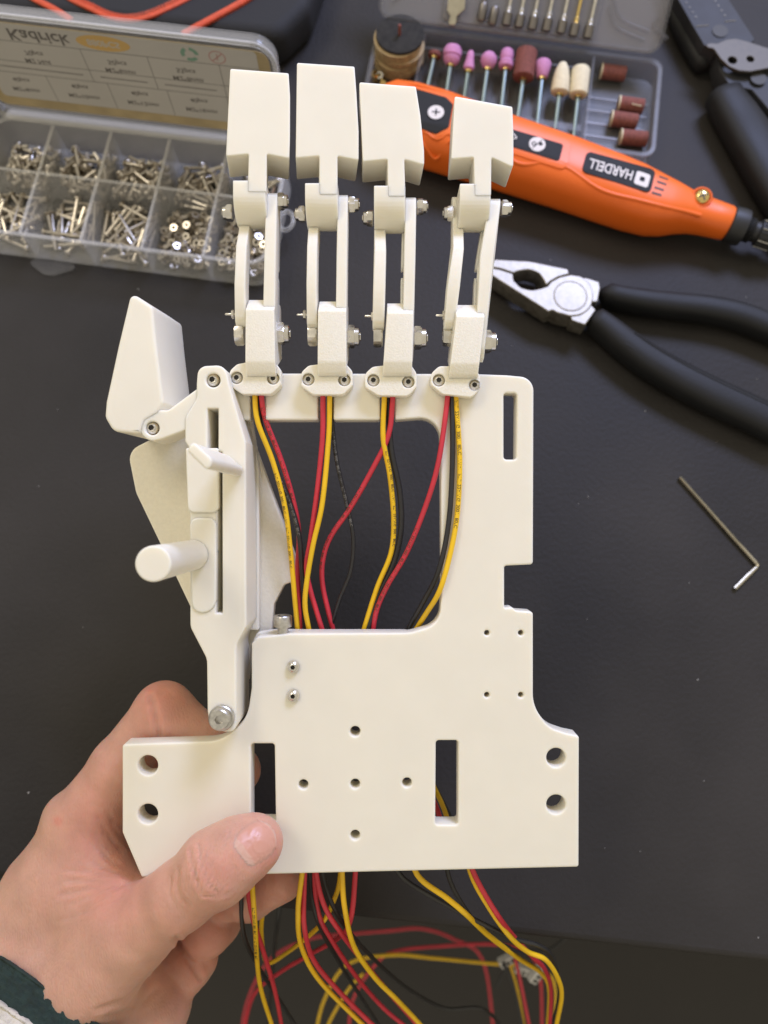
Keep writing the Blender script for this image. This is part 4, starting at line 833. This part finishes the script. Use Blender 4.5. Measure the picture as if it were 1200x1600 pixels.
# wires leaving below the plate and hanging towards the floor
def zl(pts, z0, z1): 
    n = len(pts); return [(340+x/2.069, 1340+y/2.069, z0+(z1-z0)*min(max((y-215)/320, 0), 1)) for i, (x, y) in enumerate(pts)]   # level over the desk, dropping beyond its edge
low = [
 ('yellow', [(100, -60), (110, 60), (120, 200), (135, 400), (175, 540), (200, 620)], -14, -60, .86),
 ('red', [(85, -60), (97, 90), (112, 190), (150, 310), (185, 430), (206, 540), (215, 620)], -17, -66, .86),
 ('black', [(66, -60), (75, 110), (85, 250), (130, 350), (180, 430), (250, 540), (290, 600)], -20, -85, .8),
 ('yellow', [(290, -60), (272, 60), (260, 180), (272, 290), (332, 400), (470, 540), (560, 620)], -13, -55, .88),
 ('red', [(285, -60), (280, 90), (280, 220), (310, 330), (390, 430), (500, 540), (580, 610)], -15, -55, .88),
 ('red', [(310, -60), (320, 60), (347, 160), (400, 245), (470, 335), (540, 420), (650, 545), (700, 600)], -16, -80, .88),
 ('yellow', [(402, -60), (403, 60), (412, 170), (442, 290), (510, 390), (580, 460), (655, 540), (720, 620)], -13, -60, .9),
 ('black', [(330, -60), (340, 60), (380, 170), (450, 270), (560, 380), (640, 440), (740, 488), (850, 487), (910, 540), (930, 620)], -20, -150, .8),
 ('red', [(310, -60), (322, 160), (372, 272), (460, 400), (540, 490), (605, 545), (660, 600)], -22, -80, .85),
 ('black', [(295, -60), (300, 60), (322, 200), (400, 350), (520, 540), (560, 600)], -24, -110, .8),
 ('yellow', [(400, -60), (395, 70), (375, 140), (330, 220), (220, 310), (160, 338), (142, 250), (148, 150), (160, 20)], -26, -180, .85),
 ('red', [(450, -60), (445, 55), (430, 200), (390, 260), (300, 312), (200, 372), (120, 440), (90, 540), (85, 620)], -22, -190, .9),
 ('yellow', [(620, -60), (645, 55), (740, 130), (800, 180), (880, 255), (980, 330), (1045, 372), (1072, 430), (1066, 560), (1060, 640)], -14, -150, .95),
 ('black', [(560, -40), (590, 55), (700, 130), (830, 200), (960, 262), (1040, 285), (1085, 330), (1105, 430), (1085, 545), (1080, 620)], -18, -90, .8),
 ('yellow', [(800, -60), (818, 50), (870, 150), (940, 250), (1000, 303), (1060, 330), (1100, 390), (1112, 450), (1095, 545), (1090, 620)], -16, -70, .88),
 ('red', [(800, -60), (826, 45), (900, 178), (970, 270), (1020, 322), (1058, 362), (1078, 430), (1072, 560), (1064, 640)], -14, -120, .9),
 ('black', [(730, -60), (750, 70), (810, 180), (880, 260), (960, 300), (1040, 340), (1082, 430), (1075, 560), (1070, 640)], -18, -150, .8),
]
for c, pts, z0, z1, r in low: wire(zl(pts, z0, z1), c, r, text=TX if c == 'yellow' and pts[0][0] == 100 else None, start=22)
far = [
 ('yellow', [(310, 600), (345, 460), (420, 345), (560, 315), (700, 325), (860, 340), (1000, 352), (1060, 372), (1090, 420), (1080, 600)], -300, -300, 1.1),
 ('red', [(420, 640), (438, 460), (520, 335), (590, 300), (740, 285), (890, 280), (980, 300), (1040, 370), (1050, 620)], -300, -310, 1.1),
 ('black', [(925, 340), (960, 430), (1005, 640)], -200, -200, 1.0),
 ('yellow', [(945, 345), (970, 430), (1008, 640)], -205, -205, .9),
 ('red', [(962, 325), (985, 430), (1026, 640)], -200, -200, 1.0),
 ('yellow', [(470, 375), (420, 430), (355, 545), (330, 640)], -260, -260, 1.0),
 ('red', [(70, 640), (95, 470), (170, 330), (300, 262), (420, 248), (560, 236), (660, 230), (760, 262), (860, 340), (900, 640)], -420, -420, 1.2),
 ('black', [(210, 20), (200, 160), (190, 240), (182, 320), (160, 600)], -120, -280, 1.0),
 ('black', [(900, 420), (950, 330), (1000, 303), (1060, 302), (1110, 272), (1180, 190)], -300, -300, 1.0),
]
for c, pts, z0, z1, r in far: wire(zl(pts, z0, z1), c, r)
# bundle glimpsed through the right-hand slot
wire([(640, 1190, -18), (668, 1212, -18), (682, 1238, -19), (693, 1262, -20), (702, 1290, -20), (715, 1340, -18)], 'yellow', .85)
wire([(640, 1200, -21), (668, 1235, -21), (682, 1262, -22), (690, 1290, -22), (700, 1340, -20)], 'red', .9)
wire([(640, 1170, -24), (676, 1225, -24), (694, 1258, -24), (708, 1290, -24), (720, 1340, -22)], 'black', .85)

# white plug shells on the ends of the bundle at lower right
def plug(px, py, z, ang, name='connector'):
    o = link(name, prism([round_poly([(-5, -3), (5, -3), (5, 3), (-5, 3)], .6)], -2, 2, .3), M['conn'], robot, M4=mm4(Matrix.Translation(Q(px, py, z)) @ Matrix.Rotation(ang, 4, 'Z') @ Matrix.Rotation(.4, 4, 'X')))
    for k in (-1, 0, 1): link('contact_slot', mesh('contact_slot', [(k*3-1, -2.2, 2.02), (k*3+1, -2.2, 2.02), (k*3+1, 1.2, 2.02), (k*3-1, 1.2, 2.02)], [(0, 1, 2, 3)], None, False), M['hole_shade'], o)  # dark rectangles painted for the shade in the contact openings
plug(792, 1500, -205, .5); plug(818, 1515, -215, -.3); plug(838, 1522, -190, .9)
# ================================================================== THE PERSON'S HAND (one continuous surface from a smooth union of tapered limbs)
def surface_nets(f, org, h):
    s = f < 0; nx, ny, nz = f.shape
    acc = np.zeros((nx-1, ny-1, nz-1, 3)); cnt = np.zeros((nx-1, ny-1, nz-1))
    corners = [(i, j, k) for i in (0, 1) for j in (0, 1) for k in (0, 1)]
    sl = lambda c: f[c[0]:nx-1+c[0], c[1]:ny-1+c[1], c[2]:nz-1+c[2]]
    for a in corners:
        for ax in range(3):
            if a[ax]: continue
            b = list(a); b[ax] = 1; fa, fb = sl(a), sl(b); m = (fa < 0) != (fb < 0)
            t = np.where(m, fa/np.where(m, fa-fb, 1), 0)
            for d in range(3): acc[..., d] += np.where(m, a[d]+(t if d == ax else 0), 0)
            cnt += m
    act = cnt > 0; ids = np.full(act.shape, -1); ids[act] = np.arange(act.sum())
    I = np.argwhere(act); V = (I+acc[act]/cnt[act][:, None])*h+org
    faces = []
    for ax in range(3):
        o1, o2 = [d for d in range(3) if d != ax]
        a = [slice(1, -1)]*3; b = [slice(1, -1)]*3; a[ax] = slice(0, -1); b[ax] = slice(1, None)
        sa, sb = s[tuple(a)], s[tuple(b)]; e = np.argwhere(sa != sb)
        e2 = e.copy(); e2[:, o1] += 1; e2[:, o2] += 1; fl = sa[tuple(e.T)]
        def cell(d1, d2): c = e2.copy(); c[:, o1] -= d1; c[:, o2] -= d2; return ids[tuple(c.T)]
        q = np.stack([cell(1, 1), cell(0, 1), cell(0, 0), cell(1, 0)], 1)
        flip = fl if ax != 1 else ~fl
        q[~flip] = q[~flip][:, ::-1]; faces.append(q)
    Fq = np.concatenate(faces); Fq = Fq[(Fq >= 0).all(1)]
    return V, Fq
def qa(p): v = Q(p[0], p[1], p[2]); return np.array([v.x, v.y, v.z]), p[3]
def cone(Pt, a, b):
    (pa, ra), (pb, rb) = qa(a), qa(b); d = pb-pa; L2 = d@d
    t = np.clip(((Pt-pa)@d)/L2, 0, 1); return np.linalg.norm(Pt-pa-t[..., None]*d, axis=-1)-(ra+(rb-ra)*t)
def smin(a, b, k): h = np.clip(.5+.5*(b-a)/k, 0, 1); return b+(a-b)*h-k*h*(1-h)
def chain(Pt, pts, k=2.5):
    o = None
    for a, b in zip(pts, pts[1:]): c = cone(Pt, a, b); o = c if o is None else smin(o, c, k)
    return o
TH = [(398, 1317, 9.4, 8.6), (372, 1331, 10.5, 9.9), (338, 1355, 10.6, 11.2), (283, 1399, 7, 10.1), (210, 1452, -3, 12.6), (112, 1555, -14, 18)]
IX = [(60, 1465, -30, 19), (128, 1296, -25, 13.2), (190, 1199, -21, 10.4), (256, 1112, -18, 9.7), (330, 1171, -17.5, 8.8), (371, 1204, -16.8, 7.9)]
def hand_sdf(Pt):
    th = chain(Pt, TH, 3)
    th = smin(th, cone(Pt, (120, 1500, -22, 17), (215, 1590, -26, 15)), 8)
    ix = chain(Pt, IX, 3)
    body = smin(chain(Pt, [(60, 1470, -34, 23), (95, 1400, -32, 19), (140, 1330, -44, 13)], 5), chain(Pt, [(75, 1500, -30, 24), (45, 1600, -24, 25), (-40, 1745, -10, 26)], 5), 8)
    palm = smin(cone(Pt, (130, 1520, -45, 20), (235, 1560, -38, 15)), cone(Pt, (140, 1400, -55, 16), (190, 1480, -55, 18)), 8)
    web = smin(cone(Pt, (150, 1335, -22, 10), (205, 1420, -9, 9.5)), cone(Pt, (120, 1380, -22, 15), (190, 1440, -10, 11)), 6)
    body = smin(smin(body, palm, 8), smin(web, th, 9), 9); body = smin(body, ix, 7)
    mid = chain(Pt, [(150, 1380, -52, 12), (270, 1375, -62, 10), (330, 1398, -48, 9.6), (388, 1396, -31, 8.8), (440, 1374, -25, 7.6)], 3)
    ring = chain(Pt, [(150, 1420, -60, 13), (250, 1440, -64, 11), (335, 1436, -47, 9.8), (322, 1452, -40, 10)], 3)
    pin = chain(Pt, [(160, 1490, -60, 13), (250, 1510, -60, 10), (300, 1496, -44, 9), (283, 1515, -40, 10)], 3)
    return smin(smin(smin(body, mid, 2.5), ring, 2.2), pin, 2.0)
h_ = 1.0; lo = np.array([-165., -195., -92.]); hi = np.array([-20., -52., 26.])
ax_ = [np.arange(lo[d], hi[d], h_) for d in range(3)]
grid = np.stack(np.meshgrid(*ax_, indexing='ij'), -1).astype(np.float32)
fld = hand_sdf(grid).astype(np.float32)
HV, HF = surface_nets(fld, lo, h_)
def grad(P_, e=.5):
    g = np.stack([hand_sdf(P_+np.eye(3)[d]*e)-hand_sdf(P_-np.eye(3)[d]*e) for d in range(3)], -1); return g/np.maximum(np.linalg.norm(g, axis=-1, keepdims=True), 1e-6)
for _ in range(2): HV = HV-grad(HV)*np.clip(hand_sdf(HV), -.6, .6)[:, None]
HN = grad(HV)
def to_px(V): d = DP-V[:, 2]; return np.stack([V[:, 0]*F/d+600, -V[:, 1]*F/d+800], 1)
def seg_dist(P2, pts):
    best = np.full(len(P2), 1e9)
    for a, b in zip(pts, pts[1:]):
        a, b = np.array(a, float), np.array(b, float); d = b-a; t = np.clip(((P2-a)@d)/(d@d), 0, 1); best = np.minimum(best, np.linalg.norm(P2-a-t[:, None]*d, axis=1))
    return best
# folds of the skin: shallow grooves pressed into the surface where the joints bend
creases = [([(236, 1090), (243, 1118), (249, 1150)], .9, 4.5, -40),
 ([(297, 1326), (300, 1350), (306, 1376), (318, 1399)], .6, 2.6, 0), ([(311, 1320), (316, 1352), (326, 1378), (342, 1395)], .65, 2.6, 0), ([(330, 1343), (336, 1368), (350, 1392)], .5, 2.6, 0), ([(279, 1358), (276, 1386), (284, 1404), (298, 1416)], .5, 2.8, 0), ([(318, 1399), (340, 1401), (358, 1394)], .45, 2.6, 0),
 ([(96, 1398), (140, 1388), (186, 1384), (214, 1370)], .55, 4.5, -60), ([(112, 1412), (150, 1396), (186, 1384)], .4, 3.6, -60), ([(104, 1376), (150, 1376), (184, 1381)], .4, 3.6, -60), ([(125, 1428), (160, 1404), (188, 1386)], .3, 3.2, -60),
 ([(150, 1275), (165, 1300), (190, 1330)], .35, 3.2, -60), ([(120, 1300), (150, 1325), (185, 1352)], .3, 3.0, -60), ([(110, 1325), (145, 1348), (184, 1366)], .3, 3.0, -60), ([(140, 1255), (160, 1262), (186, 1290)], .3, 3.0, -60),
 ([(276, 1466), (294, 1500), (313, 1528)], .9, 4.5, -70), ([(305, 1345), (304, 1362), (309, 1376)], .45, 2.2, 0), ([(322, 1332), (326, 1356), (334, 1372)], .5, 2.2, 0), ([(338, 1352), (345, 1372), (356, 1386)], .4, 2.2, 0), ([(268, 1372), (264, 1396), (276, 1420)], .35, 2.6, 0), ([(360, 1300), (352, 1322), (362, 1350), (382, 1368)], .3, 2.4, 0), ([(130, 1300), (140, 1330), (160, 1358)], .25, 2.4, -60), ([(150, 1300), (158, 1328), (176, 1352)], .28, 2.4, -60), ([(168, 1262), (176, 1290), (189, 1312)], .3, 2.4, -60), ([(90, 1440), (140, 1425), (190, 1402)], .3, 3, -60), ([(100, 1360), (140, 1362), (183, 1374)], .3, 2.6, -60), ([(196, 1182), (205, 1196), (210, 1215)], .2, 2.4, -60), ([(244, 1084), (260, 1080), (272, 1088)], .22, 2.6, -60),
 ([(150, 1578), (200, 1562), (232, 1530)], .5, 4.0, -70), ([(165, 1590), (215, 1576), (246, 1545)], .4, 4.0, -70), ([(420, 1372), (428, 1392), (440, 1398)], .4, 3.5, -60)]
px2 = to_px(HV); disp = np.zeros(len(HV)); front = HN[:, 2] > -.1
for pts, dep, wd, zmin in creases:
    d = seg_dist(px2, pts); m = front & (HV[:, 2] > zmin)
    disp -= np.where(m, dep*.85*np.exp(-(d/wd)**2)-dep*.3*np.exp(-((d-wd*2.0)/wd)**2), 0)
for c_, r_, am in [((330, 1350), 34, .35), ((88, 1262), 30, 1.3)]:   # knuckle pads
    disp += np.where(front, am*np.exp(-(np.linalg.norm(px2-np.array(c_), axis=1)/r_)**2), 0)
HV2 = HV+HN*disp[:, None]
red = np.zeros(len(HV))
for c_, r_, am in [((420, 1325), 40, .8), ((330, 1360), 40, .55), ((250, 1090), 50, .7), ((180, 1400), 70, .5), ((150, 1290), 60, .35), ((340, 1460), 60, .5), ((300, 1520), 60, .5), ((430, 1390), 40, .3), ((93, 1283), 6, 1.3), ((155, 1276), 5, .5), ((370, 1204), 40, .5)]:
    red += am*np.exp(-(np.linalg.norm(px2-np.array(c_), axis=1)/r_)**2)
pm = bpy.data.meshes.new('person'); pm.from_pydata((HV2*.001).tolist(), [], HF.tolist()); pm.update()
pm.polygons.foreach_set('use_smooth', [True]*len(pm.polygons))
at_ = pm.attributes.new('blush', 'FLOAT', 'POINT'); at_.data.foreach_set('value', np.clip(red, 0, 1.3).astype(np.float32))
bm = bmesh.new(); bm.from_mesh(pm); bmesh.ops.recalc_face_normals(bm, faces=bm.faces); bm.to_mesh(pm); bm.free()
def skin_mat():
    m = bpy.data.materials.new('skin'); m.use_nodes = True; nt = m.node_tree; b = nt.nodes['Principled BSDF']
    b.inputs['Roughness'].default_value = .48; b.inputs['Specular IOR Level'].default_value = .42
    b.inputs['Subsurface Weight'].default_value = 1; b.inputs['Subsurface Scale'].default_value = .0016; b.inputs['Subsurface Radius'].default_value = (1, .40, .22)
    tc = nt.nodes.new('ShaderNodeTexCoord'); at = nt.nodes.new('ShaderNodeAttribute'); at.attribute_name = 'blush'
    n = nt.nodes.new('ShaderNodeTexNoise'); n.inputs['Scale'].default_value = 110; n.inputs['Detail'].default_value = 6; nt.links.new(tc.outputs['Object'], n.inputs['Vector'])
    n2 = nt.nodes.new('ShaderNodeTexNoise'); n2.inputs['Scale'].default_value = 28; n2.inputs['Detail'].default_value = 3; nt.links.new(tc.outputs['Object'], n2.inputs['Vector'])
    ad = nt.nodes.new('ShaderNodeMath'); ad.operation = 'MULTIPLY_ADD'; ad.inputs[1].default_value = .9; nt.links.new(n2.outputs[0], ad.inputs[0]); 
    sb = nt.nodes.new('ShaderNodeMath'); sb.operation = 'SUBTRACT'; sb.inputs[1].default_value = .38; nt.links.new(at.outputs['Fac'], sb.inputs[0]); nt.links.new(sb.outputs[0], ad.inputs[2])
    mx = nt.nodes.new('ShaderNodeMix'); mx.data_type = 'RGBA'; mx.inputs[6].default_value = (.62, .36, .262, 1); mx.inputs[7].default_value = (.62, .275, .205, 1); nt.links.new(ad.outputs[0], mx.inputs[0])
    mr = nt.nodes.new('ShaderNodeMapRange'); mr.inputs[1].default_value = .3; mr.inputs[2].default_value = .7; mr.inputs[3].default_value = .90; mr.inputs[4].default_value = 1.08; nt.links.new(n.outputs[0], mr.inputs[0])
    sc = nt.nodes.new('ShaderNodeVectorMath'); sc.operation = 'SCALE'; nt.links.new(mx.outputs[2], sc.inputs[0]); nt.links.new(mr.outputs[0], sc.inputs['Scale']); nt.links.new(sc.outputs[0], b.inputs['Base Color'])
    v = nt.nodes.new('ShaderNodeTexVoronoi'); v.inputs['Scale'].default_value = 900; v.feature = 'DISTANCE_TO_EDGE'
    mp = nt.nodes.new('ShaderNodeMapping'); mp.inputs['Rotation'].default_value = (0, 0, .7); mp.inputs['Scale'].default_value = (1, .45, 1); nt.links.new(tc.outputs['Object'], mp.inputs[0]); nt.links.new(mp.outputs[0], v.inputs['Vector'])
    bp = nt.nodes.new('ShaderNodeBump'); bp.inputs['Strength'].default_value = .38; bp.inputs['Distance'].default_value = .0004; nt.links.new(v.outputs['Distance'], bp.inputs['Height'])
    bp2 = nt.nodes.new('ShaderNodeBump'); bp2.inputs['Strength'].default_value = .22; bp2.inputs['Distance'].default_value = .0006; nt.links.new(n.outputs[0], bp2.inputs['Height']); nt.links.new(bp.outputs[0], bp2.inputs['Normal'])
    n3 = nt.nodes.new('ShaderNodeTexNoise'); n3.inputs['Scale'].default_value = 420; n3.inputs['Detail'].default_value = 3
    m3 = nt.nodes.new('ShaderNodeMapping'); m3.inputs['Rotation'].default_value = (0, 0, -.6); m3.inputs['Scale'].default_value = (1, .22, .6); nt.links.new(tc.outputs['Object'], m3.inputs[0]); nt.links.new(m3.outputs[0], n3.inputs['Vector'])
    bp3 = nt.nodes.new('ShaderNodeBump'); bp3.inputs['Strength'].default_value = .32; bp3.inputs['Distance'].default_value = .0005; nt.links.new(n3.outputs[0], bp3.inputs['Height']); nt.links.new(bp2.outputs[0], bp3.inputs['Normal'])
    nt.links.new(bp3.outputs[0], b.inputs['Normal']); return m
M['skin'] = skin_mat()
person = link('person', pm, M['skin']); person.matrix_world = HAND_M
tag(person, 'person in a dark green and cream knit sleeve gripping the white plate, thumb in front', 'person')
# thumbnail: a curved plate following the end of the thumb
def surf_z(x, y, z0=24, z1=0):
    zs = np.arange(z0, z1, -.25); v = hand_sdf(np.stack([np.full_like(zs, x), np.full_like(zs, y), zs], -1)); i = np.argmax(v < 0); return zs[i] if v[i] < 0 else None
nc = np.array([397.5, 1320.0]); ua = np.array([.80, -.60]); va = np.array([.60, .80])
vs, fs, tone = [], [], []; NU, NV = 30, 26; drop = 0
for i in range(NU+1):
    u = -1+2*i/NU
    for j in range(NV+1):
        w = -1+2*j/NV
        wid = 33*(1-.16*(u-.1)**2-(.50*max(0, u-.35)**2 if u > .35 else 0)-(.30*max(0, -u-.4)**2 if u < -.4 else 0))
        uu = 36*u*(1-.30*w*w if u > 0 else 1-.20*w*w)
        p = nc+ua*uu+va*w*wid
        dz = 12.
        for _ in range(4): q_ = Q(p[0], p[1], dz); z_ = surf_z(q_.x, q_.y); dz = z_ if z_ is not None else dz
        n_ = grad(np.array([[q_.x, q_.y, dz]]))[0]; edge = max(abs(u), abs(w))
        off = .50*(1-edge**4)-.14+(.25 if u > .85 else 0)
        vs.append(tuple(np.array([q_.x, q_.y, dz])+n_*off)); tone.append(.55 if (u+.55-.25*(1-w*w)) < -.12 else (.55 if u > .88 else 0))
for i in range(NU):
    for j in range(NV): a = i*(NV+1)+j; fs.append((a, a+NV+1, a+NV+2, a+1))
nm = mesh('thumbnail', vs, fs, None); at2 = nm.attributes.new('tone', 'FLOAT', 'POINT'); at2.data.foreach_set('value', tone)
def nail_mat():
    m = mat('nail', (.6, .33, .25), .36, sss=.0015, spec=.5); nt = m.node_tree; b = nt.nodes['Principled BSDF']
    at = nt.nodes.new('ShaderNodeAttribute'); at.attribute_name = 'tone'; mx = nt.nodes.new('ShaderNodeMix'); mx.data_type = 'RGBA'
    mx.inputs[6].default_value = (.64, .34, .25, 1); mx.inputs[7].default_value = (.68, .47, .37, 1); nt.links.new(at.outputs['Fac'], mx.inputs[0]); nt.links.new(mx.outputs[2], b.inputs['Base Color']); return m
M['nail'] = nail_mat()
link('thumbnail', nm, M['nail'], person)
# knitted sleeve round the wrist
M['green'] = mat('dark_green_knit', (.017, .032, .025), .9, noise=(300, .35), bump=(900, .8, .8)); M['cream'] = mat('cream_knit', (.62, .57, .47), .9, noise=(300, .12), bump=(900, .8, .8))
def cuff(name, c0, c1, r0, r1, n, m, ribs=46, roll=True):
    a, b = Q(*c0), Q(*c1); d = (b-a).normalized(); s = d.orthogonal().normalized(); t = d.cross(s); rings = []
    seq = [(.03, -7.0), (-.01, -3.5), (-.012, -1.2), (0, 0), (.02, .5)]+[((k+1)/n, 0) for k in range(n)] if roll else [(k/n, 0) for k in range(n+1)]
    for f_, dr in seq:
        c = a.lerp(b, f_); r = r0+(r1-r0)*max(f_, 0)+dr; rg = []
        for k in range(ribs*4):
            an = 2*math.pi*k/(ribs*4); rr = r+(.5 if f_ > .02 else .2)*math.cos(an*ribs)+(.5 if f_ > .03 else .08)*math.sin(f_*n*1.7+(math.pi/2 if math.cos(an*ribs) > 0 else -math.pi/2))+rng.uniform(-.1, .1)
            rg.append(c+s*rr*math.cos(an)+t*rr*math.sin(an)*.92)
        rings.append(rg)
    return loft(rings, name, 180, False)
sl = link('sleeve', cuff('sleeve', (108, 1566, -27), (15, 1704, -10), 39, 40, 44, M['green']), M['green'], person)
link('sleeve_body', cuff('sleeve_body', (74, 1616, -21), (-92, 1866, 8), 39.6, 46, 70, M['cream']), M['cream'], sl)
